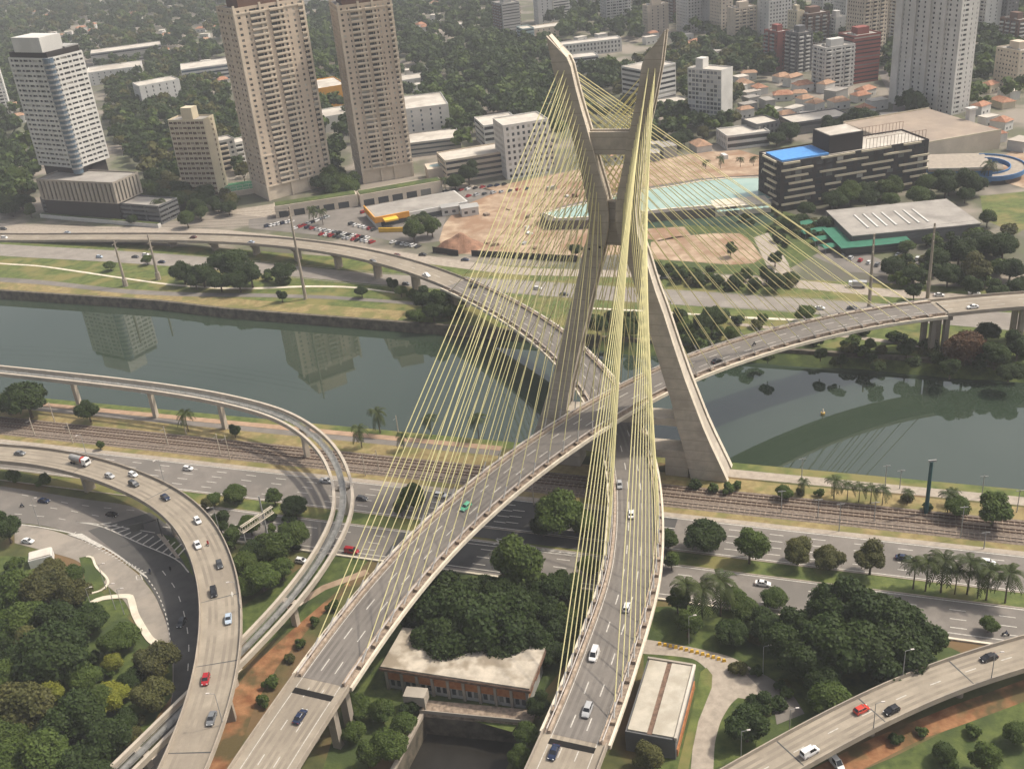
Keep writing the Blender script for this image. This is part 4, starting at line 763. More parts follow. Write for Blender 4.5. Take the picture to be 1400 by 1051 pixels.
B.box('lift_tower', 30, 50, 4, 22, zt - .6, zt + 9, m_['w_dark']); B.box('lift_tower_roof', 30.6, 49.4, 4.6, 21.4, zt + 9, zt + 9.3, m_['roofwhite']); B.box('blue_deck', 2, 29.5, 3, 22, zt - .6, zt + .4, m_['blue'])
mb = MB()
for k in range(18):
    x = 51 + k * 36 / 17
    for y in (2, B.D - 2): mb.box(x - .08, x + .08, y - .08, y + .08, zt - .7, zt + 5)
for y in (2, B.D - 2): mb.box(51, 87, y - .07, y + .07, zt + 4.9, zt + 5.05)
B.add('roof_fence', mb, m_['pipes'])
# supermarket
B = Build('supermarket', 'supermarket hall with a broad grey roof striped by white skylights', (1166, 322), (1340, 305), (1122, 289), z0=7.5); B.box('wall', 0, B.W, 0, B.D, 0, 7, m_['w_dgrey']); B.box('roof', -.5, B.W + .5, -.5, B.D + .5, 7, 7.5, m_['roofgrey'])
for k in range(7): mb = MB(); x = B.W * (.16 + .075 * k + (.03 if k > 3 else 0)); mb.box(x, x + .9, B.D * .2, B.D * .72, 7.5, 7.9); B.add('skylight', mb, m_['w_white'])
mb = MB(); mb.box(-7, 26, -8, -.6, 4.4, 4.8, top=(-5, 26, -.62, -.6)); mb.v = [(x, y, z) for x, y, z in mb.v]; B.add('awning', mb, m_['green'])
mb = MB(); mb.box(-8, -.6, -8, 22, 4.2, 4.6); B.add('awning', mb, m_['green']); B.box('store_front', -5.5, 24, -6.5, -.55, 0, 4.2, m_['glassdark'])
for k in range(4):
    p = P(1098 + k * 14, 312 + k * 10); t = empty('carport', (p[0], p[1], 0), .25, 'green fabric carport beside the supermarket', 'carport', 'green carports beside the supermarket'); mb = MB(); mb.box(-7, 7, -3, 3, 2.9, 3.1, top=(-6.5, 6.5, -.1, .1)); mb.v = [(a, b, c + (.6 if c > 3 else 0)) for a, b, c in mb.v]; mb.build('canopy', m_['green'], t, world=False)
    for a in (-6, 6):
        for b in (-2.4, 2.4): q = MB(); q.tube((a, b, 0), (a, b, 2.95), .1); q.build('post', m_['steelgrey'], t, world=False)
# mall roof and ramp
B = Build('shopping_hall', 'wide tan flat-roofed hall behind the black building', (1240, 226), ang=14, W=64, D=70); B.box('wall', 0, B.W, 0, B.D, 0, 11, m_['w_beige2']); B.box('roof', .5, B.W - .5, .5, B.D - .5, 11, 11.2, m_['tanroof']); B.box('parapet', 0, B.W, 0, .5, 11, 12, m_['w_cream']); B.box('parapet', 0, B.W, B.D - .5, B.D, 11, 12, m_['w_cream'])
B = Build('ramp_building', 'pale parking deck with a blue spiral ramp around a palm', (1268, 252), ang=-14, W=34, D=32); B.box('deck', 0, B.W, 0, B.D, 7, 8, m_['pave']); B.box('wall', .5, B.W - .5, .5, B.D - .5, 0, 7, m_['bluewall']); B.box('parapet', 0, B.W, 0, .4, 8, 9, m_['roofwhite'])
mb = MB(); ring = [(36 + 13 * math.cos(a), 13 + 13 * math.sin(a), 7.5 - 5 * k / 24) for k, a in enumerate(np.linspace(math.pi * .6, -math.pi * .9, 25))]; mb.sweep(ring, [(-4, -.6), (4, -.6), (4, 0), (-4, 0)]); B.add('spiral_ramp', mb, m_['pave'])
for o in (-4, 4): mb = MB(); mb.sweep(offset(np.array(ring), o), [(-.25, -1.6), (.25, -1.6), (.25, 1.0), (-.25, 1.0)]); B.add('ramp_wall', mb, m_['bluewall'])
B = Build('pylon', 'tall white slab pylon beside the tallest white tower', (1322, 188), ang=20, W=5, D=3, cat='pylon'); B.box('shaft', 0, 5, 0, 3, 0, 17, m_['w_white']); B.box('cap', -.8, 5.8, -.8, 3.8, 17, 18.2, m_['w_white'])
# dealership
B = Build('dealership', 'car showroom with an orange fascia and grey flat roof', (515, 312), ang=18, W=56, D=26); B.box('wall', 0, B.W, 0, B.D, 0, 5.5, m_['w_white']); B.box('roof', 1, B.W - 1, 1, B.D - 1, 5.5, 5.7, m_['roofgrey']); B.box('fascia', -.7, -.01, -1, B.D + .5, 3.2, 6.6, m_['orange']); B.box('fascia', -.7, 20, -.8, -.01, 3.2, 6.6, m_['orange']); B.box('showroom_glass', 3, B.W - 3, -.08, .1, .3, 3.1, m_['glassdark']); B.box('canopy', 4, 12, -7, -1, 4.6, 5.6, m_['yellow'])
q = Build('hoarding', 'yellow hoarding in front of the car showroom', (518, 318), ang=-12, W=22, D=.6, cat='hoarding'); q.box('panel', 0, 22, 0, .6, 0, 2.6, m_['yellow'])
# site cabins, spoil heap, hoardings
for k, (px, py) in enumerate(((605, 296), (632, 297))):
    B = Build('site_cabin', ['white site cabin beside the showroom palms', 'white site cabin nearer the building site'][k], (px, py), ang=10, W=10, D=8, cat='cabin'); B.box('wall', 0, 10, 0, 8, 0, 5, m_['w_white']); mb = MB(); mb.box(-.4, 10.4, -.4, 8.4, 5, 5.9, top=(-.4, 10.4, 3.9, 4.1)); B.add('roof', mb, m_['w_grey'])
    for x in (1.5, 6): B.box('window', x, x + 2, -.05, .05, 1.5, 3, m_['glassdark'])
mb = MB(); c = P(628, 338); N = 22
for i in range(N):
    for j in range(N):
        x, y = (i / (N - 1) - .5) * 2, (j / (N - 1) - .5) * 2; r = math.hypot(x, y); mb.v.append((c[0] + x * 13, c[1] + y * 11, max(-.3, 7.5 * (1 - r ** 1.3) + 1.2 * math.sin(7 * x + 3 * y) * max(0, 1 - r))))
for i in range(N - 1):
    for j in range(N - 1): a = i * N + j; mb.f.append((a, a + N, a + N + 1, a + 1)); mb.m.append(0)
o = mb.build('spoil_heap', M('brown spoil', (.24, .13, .08), var=.3, scale=.3, bump=.4)); tag(o, 'brown heap of excavated soil beside the building site', 'soil heap')
for k, (a, b) in enumerate((((592, 345), (627, 350)), ((645, 350), (790, 358)))):
    p, q = P(*a), P(*b); mb = MB(); mb.sweep([p, q], [(-.15, 0), (.15, 0), (.15, 3.2), (-.15, 3.2)]); tag(mb.build('site_fence', m_['w_dark']), ['short black site fence by the soil heap', 'long black site fence along the building site'][k], 'fence')
# substation-like pump house beside the channel
B = Build('pump_house', 'long flat-roofed pump house with an orange brick band above small windows', None, xy=(-39.0, 208.4), ang=-19.2, W=38, D=14); B.box('core', .4, B.W - .4, .4, B.D - .4, 0, 7, m_['w_grey']); B.box('roof', -.6, B.W + .6, -.6, B.D + .6, 7.4, 7.9, M('stained membrane roof', (.44, .385, .31), var=.2, scale=.3, c3=(.26, .215, .16), scale2=.12)); B.box('eaves_gutter', -.9, B.W + .9, -.9, B.D + .9, 6.6, 7.4, m_['pipes'])
nb = 9
for k in range(nb + 1): x = k * (B.W - .7) / nb; B.box('column', x, x + .7, -.25, .42, 0, 6.6, m_['w_fin'])
for k in range(nb):
    x0 = k * (B.W - .7) / nb + .72; x1 = (k + 1) * (B.W - .7) / nb - .02; B.box('brick_panel', x0, x1, .1, .41, 3.3, 5.9, m_['brickband'])
    for s in (0, 1): xa = x0 + .45 + s * 1.65; B.box('window', xa, xa + 1.0, .3, .405, 1.2, 2.9, m_['glassdark'])
for y in (2, 8, 14): B.box('brick_panel', B.W - .41, B.W - .15, y - 1, y + 2.6, 3.3, 5.9, m_['brickband'])
B = Build('channel_bridge', 'narrow concrete gangway with a pale gantry box over the dark channel', None, xy=(hole[3][0] - 1, hole[3][1] + .2), ang=math.degrees(math.atan2(hole[2][1] - hole[3][1], hole[2][0] - hole[3][0])), W=float(np.linalg.norm(hole[2] - hole[3])) + 2, D=4.5, cat='footbridge'); B.box('deck', 0, B.W, 0, B.D, -.3, .9, m_['dirtyconc']); B.box('railing', 0, B.W, -.1, .1, .9, 1.9, m_['w_fin']); B.box('gantry_box', -4, 1.5, .5, 4, 2.5, 5.4, m_['w_fin'])
for x in (-3.6, .9): B.box('gantry_leg', x, x + .5, .7, 1.2, 0, 2.5, m_['w_fin'])
m_['shedroof'] = M('cream sheet roof', (.44, .40, .33), var=.1, scale=.3, c3=(.36, .32, .255), scale2=.1)
# grey-roofed shed beside the lower deck
B = Build('depot_shed', 'dark-walled shed with a pale two-part flat roof beside the lower deck', None, xy=(29.2, 176.3), ang=69, W=24.8, D=11.6, cat='shed'); B.box('wall', .0, B.W, 0, B.D, 0, 6, m_['w_dgrey'])
for a, b in ((.5, 5.4), (6.6, 11.1)): B.box('roof_panel', .5, B.W - .5, a, b, 6.0, 6.35, m_['shedroof'])
B.box('roof_gutter', .3, B.W - .3, 5.42, 6.58, 6.0, 6.1, m_['pipes']); B.box('parapet', 0, B.W, -.35, .3, 5.6, 6.7, m_['roofwhite']); B.box('parapet', B.W - .3, B.W + .3, .3, B.D, 5.6, 6.6, m_['w_fin']); B.box('brick_plinth', 1, B.W - 1, -.3, -.01, 0, 2.2, m_['brickband'])
for k, (px, py, lb) in enumerate(((42, 778, 'small white tank box on the grass behind the curving exit road'),)):
    B = Build('tank_box', lb, (px, py), ang=18, W=7, D=5, cat='tank'); B.box('body', 0, 7, 0, 5, 0, 3, m_['w_white']); B.box('lid', .3, 6.7, .3, 4.7, 3, 3.4, m_['roofwhite'])
# houses on the hills
def house(px, py, k, i):
    z = 0; f = P(px, py); rs = random.Random(i * 77 + 5); w, d, h = rs.uniform(9, 15), rs.uniform(7, 11), rs.uniform(4, 7.5); ang = rs.choice((12, 20, 100, 35, -10))
    wm, rm, lb = [('w_white', 'tile', 'white house with an orange tiled roof'), ('w_cream', 'tile', 'cream house with an orange tiled roof'), ('w_white', 'tile2', 'white house with a faded brown tiled roof'), ('w_grey', 'roofgrey', 'grey flat-roofed house'), ('w_white', 'roofwhite', 'white flat-roofed house')][k]
    sz_ = ('narrow ' if w < 11 else 'broad ' if w > 13.3 else '') + ('low ' if h < 5 else 'tall ' if h > 6.6 else '')
    B = Build('house', sz_ + lb + [' on the slope below the towers', ' among the left hill trees'][px < 700], (px, py), ang=ang, W=w, D=d, group='hillside houses', cat='house'); B.box('wall', 0, w, 0, d, 0, h, m_[wm])
    mb = MB()
    if k < 3: mb.box(-.5, w + .5, -.5, d + .5, h, h + d * .26, top=(d * .3, w - d * .3, d / 2 - .05, d / 2 + .05))
    else: mb.box(-.2, w + .2, -.2, d + .2, h, h + .4)
    B.add('roof', mb, m_[rm])
    for x in (w * .2, w * .6): B.box('window', x, x + 1.4, -.04, .06, 1.2, 2.6, m_['glassdark'])
hs_ = []
rs = random.Random(11)
def fill_houses(pts, n, kinds):
    xs = [p[0] for p in pts]; ys = [p[1] for p in pts]; c = 0
    for _ in range(n * 12):
        if c >= n: break
        x, y = rs.uniform(min(xs), max(xs)), rs.uniform(min(ys), max(ys))
        if not inside(x, y, pts): continue
        w = P(x, y)
        if any(math.hypot(w[0] - a, w[1] - b) < 14 for a, b in hs_) or in_foot(w[0], w[1], 7): continue
        hs_.append((w[0], w[1])); house(x, y, rs.choice(kinds), len(hs_)); c += 1
def inside(x, y, pts):
    r = False; n = len(pts)
    for i in range(n):
        (x0, y0), (x1, y1) = pts[i], pts[(i + 1) % n]
        if (y0 > y) != (y1 > y) and x < (x1 - x0) * (y - y0) / (y1 - y0) + x0: r = not r
    return r
def in_foot(x, y, m=0.0):
    for fx, fy, a, w, d in FOOT:
        dx, dy = x - fx, y - fy; u, v = dx * math.cos(a) + dy * math.sin(a), -dx * math.sin(a) + dy * math.cos(a)
        if -m < u < w + m and -m < v < d + m: return True
    return False
fill_houses([(1000, 108), (1060, 112), (1120, 128), (1205, 128), (1215, 175), (1100, 178), (1010, 165)], 38, (0, 2, 3, 4, 4, 3, 2)); fill_houses([(1330, 128), (1400, 120), (1400, 215), (1350, 200)], 8, (0, 1, 4)); fill_houses([(0, 0), (300, 0), (300, 60), (150, 95), (0, 60)], 46, (0, 0, 2, 4, 4)); fill_houses([(250, 60), (320, 60), (320, 110), (240, 95)], 6, (0, 4)); fill_houses([(420, 10), (640, 0), (640, 40), (560, 55), (440, 60)], 16, (0, 2, 4)); fill_houses([(0, 150), (60, 150), (50, 255), (0, 260)], 6, (2, 4)); fill_houses([(560, 98), (600, 110), (600, 130), (560, 130)], 3, (4,)); fill_houses([(770, 35), (870, 45), (930, 55), (1000, 75), (960, 90), (780, 60)], 9, (0, 4, 3)); fill_houses([(780, 225), (960, 200), (1030, 190), (1030, 206), (880, 222)], 12, (2, 4, 3))
for px, py in ((120, 40), (268, 45), (300, 120), (130, 215)): hs_.append(tuple(P(px, py)[:2])); house(px, py, 0, 300 + px)

# building-site clutter, pool terrace and parasols
rs = random.Random(8)
m_['plank'] = M('weathered timber', (.33, .24, .16), var=.2, scale=.5); m_['parasol'] = M('pale green fabric', (.30, .42, .36), var=.1, scale=.5)
for k in range(46):
    px, py = rs.uniform(640, 1040), rs.uniform(212, 345)
    if not inside(px, py, [(620, 335), (650, 265), (720, 250), (880, 224), (1000, 212), (1050, 228), (960, 240), (860, 262), (760, 280), (735, 300), (790, 310), (790, 345)]): continue
    w = P(px, py); a, b, h = rs.uniform(2, 7), rs.uniform(1.5, 3.5), rs.uniform(.6, 2.6); r = empty('material_stack', (w[0], w[1], .05), rs.uniform(0, 3), None, 'material stack', 'stacks on the building site'); mt = rs.choice(('plank', 'w_white', 'w_grey', 'dirtyconc', 'pipes')); r['label'] = {'plank': 'stack of timber', 'w_white': 'pale site container', 'w_grey': 'grey stack of panels', 'dirtyconc': 'stack of stained concrete blocks', 'pipes': 'stack of rusty steel bars'}[mt] + ' on the bare building site'
    n = 3 if h > 1.2 else 2
    for q in range(n): mb = MB(); d = .12 * q; mb.box(-a / 2 + d, a / 2 - d, -b / 2 + d * .6, b / 2 - d * .6, q * h / n + (.03 if q else 0), (q + 1) * h / n); mb.build('layer', m_[mt], r, world=False)
B = Build('pool_terrace', 'white terrace with a railing on the near side of the turquoise pool', (978, 297), (1054, 290), None, D=14, cat='terrace'); B.box('floor', 0, B.W, 0, B.D, 0, 5.2, m_['edge'])
for k in range(12): x = k * B.W / 11; B.box('railing_post', x - .06, x + .06, -.05, .07, 5.2, 6.2, m_['steelwhite'])
B.box('railing', 0, B.W, -.04, .05, 6.1, 6.25, m_['steelwhite'])
for k in range(9):
    w = P(984 + k * 8, 288 - k * .7, 7.4); r = empty('parasol', (w[0], w[1], 5.2), 0, 'pale green parasol on the white pool terrace', 'parasol', 'parasols on the pool terrace'); mb = MB(); mb.tube((0, 0, 0), (0, 0, 2.5), .07, n=5); mb.build('pole', m_['steelwhite'], r, world=False); mb = MB(); mb.tube((0, 0, 2.1), (0, 0, 2.75), 1.7, .05, n=8); mb.build('canopy', m_['parasol'], r, world=False)
B = Build('kidney_pool', 'small turquoise kidney-shaped pool in a garden beside the second beige tower', (592, 246), ang=10, W=16, D=9, cat='pool'); mb = MB(); ring = [(8 + 8 * math.cos(t) * (1 + .15 * math.cos(2 * t)), 4.5 + 4.5 * math.sin(t)) for t in np.linspace(0, 2 * math.pi, 20, endpoint=False)]; mb.add([(x, y, 8) for x, y in ring], [tuple(range(20))]); B.add('water', mb, m_['pool']); B.box('terrace', -3, 19, -3, 12, 0, 7.9, m_['w_beige2'])
# ------------------------------------------------------------------ trees
LEAF = {'d': leaf('dark evergreen leaves', (.028, .051, .012)), 'm': leaf('mid green leaves', (.056, .092, .019)), 'y': leaf('yellow green leaves', (.15, .175, .024)), 'o': leaf('olive leaves', (.075, .083, .028)), 'r': leaf('reddish brown leaves', (.085, .05, .028)), 'p': leaf('palm fronds', (.042, .062, .018))}
ICO = None
def ico(sub):
    t = (1 + 5 ** .5) / 2; v = [(-1, t, 0), (1, t, 0), (-1, -t, 0), (1, -t, 0), (0, -1, t), (0, 1, t), (0, -1, -t), (0, 1, -t), (t, 0, -1), (t, 0, 1), (-t, 0, -1), (-t, 0, 1)]
    f = [(0, 11, 5), (0, 5, 1), (0, 1, 7), (0, 7, 10), (0, 10, 11), (1, 5, 9), (5, 11, 4), (11, 10, 2), (10, 7, 6), (7, 1, 8), (3, 9, 4), (3, 4, 2), (3, 2, 6), (3, 6, 8), (3, 8, 9), (4, 9, 5), (2, 4, 11), (6, 2, 10), (8, 6, 7), (9, 8, 1)]
    v = [np.array(q) / np.linalg.norm(q) for q in v]
    for _ in range(sub):
        c = {}; nf = []
        def mid(a, b):
            k = (min(a, b), max(a, b))
            if k not in c: q = v[a] + v[b]; v.append(q / np.linalg.norm(q)); c[k] = len(v) - 1
            return c[k]
        for a, b, d in f: x, y, z = mid(a, b), mid(b, d), mid(d, a); nf += [(a, x, z), (b, y, x), (d, z, y), (x, y, z)]
        f = nf
    return np.array(v), np.array(f)
IV, IF = ico(1); IV0, IF0 = ico(0)
def crown_arrays(seed, lobes, leaves, ls, flat=.72, spread=.30, low=False):
    """unit crown (diameter about 1) as vertex and polygon arrays: dark inner lobes plus scattered leaf faces"""
    g = np.random.default_rng(seed); C = []; R = []
    for i in range(lobes):
        a = g.uniform(0, 2 * math.pi); r = spread * math.sqrt(g.uniform(0, 1)); z = g.uniform(-.5, 1) * (1 - (r / spread) ** 2 * .8) * .33 * flat
        C.append((r * math.cos(a), r * math.sin(a), z)); R.append(g.uniform(.13, .235) * (1.05 - .35 * r / spread))
    C = np.array(C); R = np.array(R); V = []; FQ = []; FT = []; nb = 0
    iv, iff = (IV0, IF0) if low else (IV, IF)
    for c, r in zip(C, R):
        q = iv * (r * .82) * (1 + g.normal(0, .1, (len(iv), 1))) * np.array([1, 1, .85]) + c; V.append(q); FT.append(iff + nb); nb += len(q)
    k = 0; want = leaves; P_ = []; Nn = []
    while k < want:
        i = g.integers(0, lobes, 4 * want); d = g.normal(0, 1, (4 * want, 3)); d /= np.linalg.norm(d, axis=1)[:, None]; d[:, 2] = np.where(d[:, 2] < -.45, -d[:, 2], d[:, 2])
        p = C[i] + d * (R[i] * np.where(g.uniform(0, 1, 4 * want) < .16, g.uniform(1.1, 1.32, 4 * want), g.uniform(.82, 1.12, 4 * want)))[:, None] * np.array([1, 1, .88])
        dist = np.linalg.norm((p[:, None, :] - C[None]) / np.array([1, 1, .88]), axis=2) / R[None]; dist[np.arange(len(p)), i] = 9; ok = dist.min(1) > .86
        P_.append(p[ok]); Nn.append(d[ok]); k += int(ok.sum())
    p = np.vstack(P_)[:want]; n = np.vstack(Nn)[:want] + g.normal(0, .55, (want, 3)) + np.array([0, 0, .35]); n /= np.linalg.norm(n, axis=1)[:, None]
    t = np.cross(n, g.normal(0, 1, (want, 3))); t /= np.linalg.norm(t, axis=1)[:, None]; b = np.cross(n, t); s = (ls * g.uniform(.6, 1.35, want))[:, None]
    quad = np.stack([p - t * s - b * s * .55, p + t * s * .3 - b * s * .8, p + t * s + b * s * .5, p - t * s * .4 + b * s * .8], 1).reshape(-1, 3)
    V.append(quad); FQ = np.arange(want * 4).reshape(-1, 4) + nb
    return np.vstack(V), np.vstack(FT), FQ
def mesh_from(name, V, FT, FQ, mats, mi=None):
    me = bpy.data.meshes.new(name); nT, nQ = len(FT), len(FQ); me.vertices.add(len(V)); me.vertices.foreach_set('co', V.astype(np.float32).ravel())
    me.loops.add(nT * 3 + nQ * 4); me.loops.foreach_set('vertex_index', np.r_[np.asarray(FT).ravel(), np.asarray(FQ).ravel()].astype(np.int32)); me.polygons.add(nT + nQ)
    me.polygons.foreach_set('loop_start', np.r_[np.arange(nT) * 3, nT * 3 + np.arange(nQ) * 4].astype(np.int32))
    for q in mats: me.materials.append(q)
    if mi is not None: me.polygons.foreach_set('material_index', mi.astype(np.int32))
    me.update(calc_edges=True); me.validate(); return me
PROTO = {}
def tree_proto(ty, var, hc, seed, lobes, leaves, ls, flat, spread):
    V, FT, FQ = crown_arrays(seed, lobes, leaves, ls, flat, spread); V = V + np.array([0, 0, hc]); PROTO[(ty, var)] = [mesh_from('crown', V, FT, FQ, [LEAF[ty]]), None, hc]
    mb = MB(); g = random.Random(seed); mb.tube((0, 0, -.02), (0, 0, hc * .62), .032, .022, n=7)
    for k in range(5): a = k * 1.26 + g.uniform(0, .6); mb.tube((0, 0, hc * (.4 + .05 * k)), (.25 * math.cos(a), .25 * math.sin(a), hc + .02), .016, .005, n=5)
    me = bpy.data.meshes.new('trunk'); me.from_pydata(mb.v, [], mb.f); me.materials.append(m_['trunk']); PROTO[(ty, var)][1] = me
for ty in 'dmyor':
    for v in range(3): tree_proto(ty, v, (.43, .50, .40)[v], 10 * ord(ty) + v, (20, 17, 24)[v], (6500, 6000, 7000)[v], (.021, .022, .020)[v], (.85, 1.05, .7)[v], (.31, .28, .34)[v])
def make_shrub(ty, seed):
    V, FT, FQ = crown_arrays(seed, 9, 1100, .05, .8, .3); V = V + np.array([0, 0, .26]); PROTO[('s' + ty, 0)] = [mesh_from('foliage', V, FT, FQ, [LEAF[ty]]), None, .26]
for ty in 'dmo': make_shrub(ty, 900 + ord(ty))
def palm_mesh():
    g = random.Random(5); V = []; Fq = []
    for k in range(17):
        a = k * 2.399; el = g.uniform(-.1, 1.1); L = g.uniform(.42, .54); d = np.array([math.cos(a), math.sin(a), 0]); sd = np.array([-d[1], d[0], 0]); pts = []
        for i in range(8):
            t = i / 7; pts.append(d * L * t * (1 - .15 * t) + np.array([0, 0, 1.0 + L * (math.sin(el) * t * 1.1 - .95 * t * t)]))
        for i in range(7):
            a0, a1 = pts[i], pts[i + 1]; w = .10 * (math.sin(math.pi * (.12 + .83 * i / 7)) ** .7)
            for s in (-1, 1):
                for h in (0, .5):
                    c = a0 + (a1 - a0) * h; e = a0 + (a1 - a0) * (h + .33); b = len(V); V += [c, e, e + sd * s * w + (a1 - a0) * .5 - np.array([0, 0, .03]), c + sd * s * w + (a1 - a0) * .45 - np.array([0, 0, .035])]; Fq.append((b, b + 1, b + 2, b + 3))
    me = mesh_from('fronds', np.array(V), np.zeros((0, 3), int), np.array(Fq), [LEAF['p']]); mb = MB(); mb.tube((0, 0, 0), (.01, 0, .5), .026, .019, n=7); mb.tube((.01, 0, .5), (0, 0, 1.0), .019, .016, n=7)
    t = bpy.data.meshes.new('trunk'); t.from_pydata(mb.v, [], mb.f); t.materials.append(m_['trunk']); return me, t
PALM = palm_mesh(); TREES = []; NT = 0
def link(name, me, parent): o = bpy.data.objects.new(name, me); COL.objects.link(o); o.parent = parent; return o
WORD = {'d': 'dark evergreen tree', 'm': 'mid green leafy tree', 'y': 'bright yellow-green tree', 'o': 'olive green tree', 'r': 'reddish brown tree'}
GROUND = lambda x, y: 0.0
def tree_at(x, y, D, ty, area, rs=random, var=None):
    global NT; NT += 1; var = rs.randrange(3) if var is None else var; cr, tk, hc = PROTO[(ty, var)]
    r = empty('tree', (x, y, 0), rs.uniform(0, 6.28), None, 'tree', 'trees ' + area); r.scale = (D, D, D * rs.uniform(.88, 1.12)); link('crown', cr, r); link('trunk', tk, r); TREES.append((r, D, ('round ', 'upright ', 'spreading ')[var] + WORD[ty], area)); return r
def tree_px(px, py, dpx, ty, area):
    D = dpx / (F_PX / depth(P(px, py, 5)))
    rs = random.Random(int(px * 31 + py)); var = rs.randrange(3)
    for _ in range(3): w = P(px, py, D * PROTO[(ty, var)][2]); D = dpx / (F_PX / depth(w)) * 1.1
    tree_at(w[0], w[1], D, ty, area, rs, var)
def shrub_px(px, py, dpx, ty, area):
    w = P(px, py, 1); D = dpx / (F_PX / depth(w)) * 1.1; r = empty('shrub', (w[0], w[1], 0), px * 1.7, None, 'shrub', 'shrubs ' + area); r.scale = (D, D, D); link('foliage', PROTO[('s' + ty, 0)][0], r); TREES.append((r, D, {'d': 'dark green shrub', 'm': 'mid green shrub', 'o': 'olive shrub'}[ty], area))
def palm_px(px, py, h, area):                                # px,py of the foot
    w = P(px, py); r = empty('palm_tree', (w[0], w[1], 0), px * .77, None, 'palm', 'palms ' + area); r.scale = (h, h, h); link('fronds', PALM[0], r); link('trunk', PALM[1], r); TREES.append((r, h, 'palm tree', area))
TL = {
 'in the wood beside the curving exit road': 'd8,722,44 o58,800,70 m18,812,60 o102,812,52 m32,850,70 d78,848,62 d118,846,60 m170,867,50 d70,900,104 y153,906,32 o214,904,64 m112,925,52 m8,930,60 y150,950,54 y68,948,46 o208,952,58 o28,970,88 d102,985,90 d142,1012,78 m60,1030,88 m8,1008,60 m20,1046,70 d112,1050,84 d168,985,44 d176,930,44 m150,880,40 o46,880,60 d30,905,60 o182,1010,34 m135,960,50 d10,870,50 o70,775,36 m100,785,36',
 'between the flyover and the monorail': 'm290,682,26 m322,672,36 d300,716,38 m318,735,34 m342,718,34 d403,690,40 m374,677,28 m376,752,54 m402,730,46 m356,785,58 m332,768,46 m384,778,40 d348,752,44 m338,800,40 o282,690,20',
 'in the median beneath the stays': 'm566,677,42 m548,694,26 m765,702,74 m797,716,44 d742,720,36',
 'behind the pump house': 'm702,776,86 d602,830,96 d652,850,116 d702,850,100 d742,812,66 d622,880,86 d594,868,76 d682,890,66 d722,880,76 d758,858,64 d772,800,54 d748,890,54 m804,775,34 d566,842,50 d640,815,70 d690,822,70',
 'in the gap beside the channel': 'm490,966,42 m522,974,42 m551,990,42 m482,1000,38 m530,1022,56 m502,1034,44 d735,965,40 m720,1002,38 m712,1036,38 d560,965,30',
 'in the median right of the lower deck': 'd965,732,60 m1025,745,56 m914,738,30 o1090,754,46 o1135,762,46 o1191,762,52 m918,768,26',
 'in the park beside the ramp viaduct': 'd1140,830,88 d1190,842,98 d1232,852,88 d1268,872,66 d1152,882,108 d1212,892,100 d1102,900,78 d1130,930,66 d1046,852,58 m1020,832,46 d1000,862,48 m1060,816,40 d1072,882,68 m1132,955,66 d1022,990,66 d1036,962,46 m940,852,44 m926,822,38 m1002,816,38 o885,1036,46 m1290,1030,36 m1390,1002,44 m1345,1040,50 m1352,854,28 d1252,905,60 d1090,860,60',
 'on the near river bank': 'd36,546,64 d10,552,40 d120,562,36 d320,588,20 m1310,690,42 m1360,692,58 m1072,672,26 d945,628,16 m136,608,14',
 'on the grassy far bank': 'd250,372,38 d276,374,42 d312,357,58 d342,374,44 d386,370,36 d300,382,38 d266,382,32 d326,384,38 m200,354,18 m150,362,18 d385,404,18 d494,398,20 d576,408,34 d602,412,40 d592,426,32 d622,402,34 d536,388,20 m548,398,20 m572,432,26 m615,425,26',
 'on the far bank beyond the mast': 'd816,442,38 d838,432,34 d862,450,28 d930,432,24 d962,442,32 d978,432,42 m1002,457,26 m1100,427,32 d945,466,26 m1020,472,22 d1240,476,30 m1190,472,18 r1320,476,58 d1362,482,46 d1300,500,36 d1392,472,46 d1380,508,36 d1350,452,36 m1050,488,22 m1122,484,22 d1150,492,20 d1200,500,22',
 'beside the expressway right of the bridge': 'd1220,367,34 d1250,372,38 d1282,352,38 d1312,342,46 d1342,332,42 d1372,337,42 o1336,367,48 d1382,367,42 d1296,377,38 d1330,392,34 d1362,396,38 d1396,392,38 d1250,396,28 m1240,338,26 d1060,386,30 d1048,376,26 d1060,352,24 d1080,304,28 d1102,286,26 d1130,306,24 d1320,266,26 m1350,300,26',
 'around the bare field': 'm999,341,20 d930,377,22 d955,380,22 d980,383,22 d1005,386,22 d1032,388,22 d786,341,22 d905,372,18 d640,235,34 d622,250,26 m565,318,34 m590,312,30 d580,298,26',
 'around the white tower podium': 'd200,262,36 d225,270,36 d240,255,30 d215,245,36 m255,300,26 m20,240,40 o36,262,26 d180,300,18'}
for area, s in TL.items():
    for q in s.split(): ty = q[0]; a = [float(x) for x in q[1:].split(',')]; tree_px(*a, ty, area)
for q in '1248,805,9 1265,808,10 1286,810,11 1322,812,11 1348,820,10 1374,824,10 1305,812,8 1336,818,8'.split(): a = [float(x) for x in q.split(',')]; palm_px(*a, 'in the median near the ramp viaduct')
for q in '960,850,11 985,842,12 938,838,10'.split(): palm_px(*[float(x) for x in q.split(',')], 'in the park beside the lower deck')
for q in '520,592,9 590,597,8 655,600,9 495,612,8 258,590,8 552,615,6'.split(): palm_px(*[float(x) for x in q.split(',')], 'along the near cycle path')
for q in '1140,682,7 1158,684,6 1174,686,6 1190,688,6 1206,690,6 1295,702,7 1098,676,5 1240,690,5 1302,690,5'.split(): palm_px(*[float(x) for x in q.split(',')], 'beside the river path right of the mast')
for q in '430,305,9 442,308,9 567,325,11 585,322,10 610,262,8 1350,250,11 222,300,12 1012,232,7 1030,231,7 985,231,7 965,236,7'.split(): palm_px(*[float(x) for x in q.split(',')], 'among the buildings of the far bank')
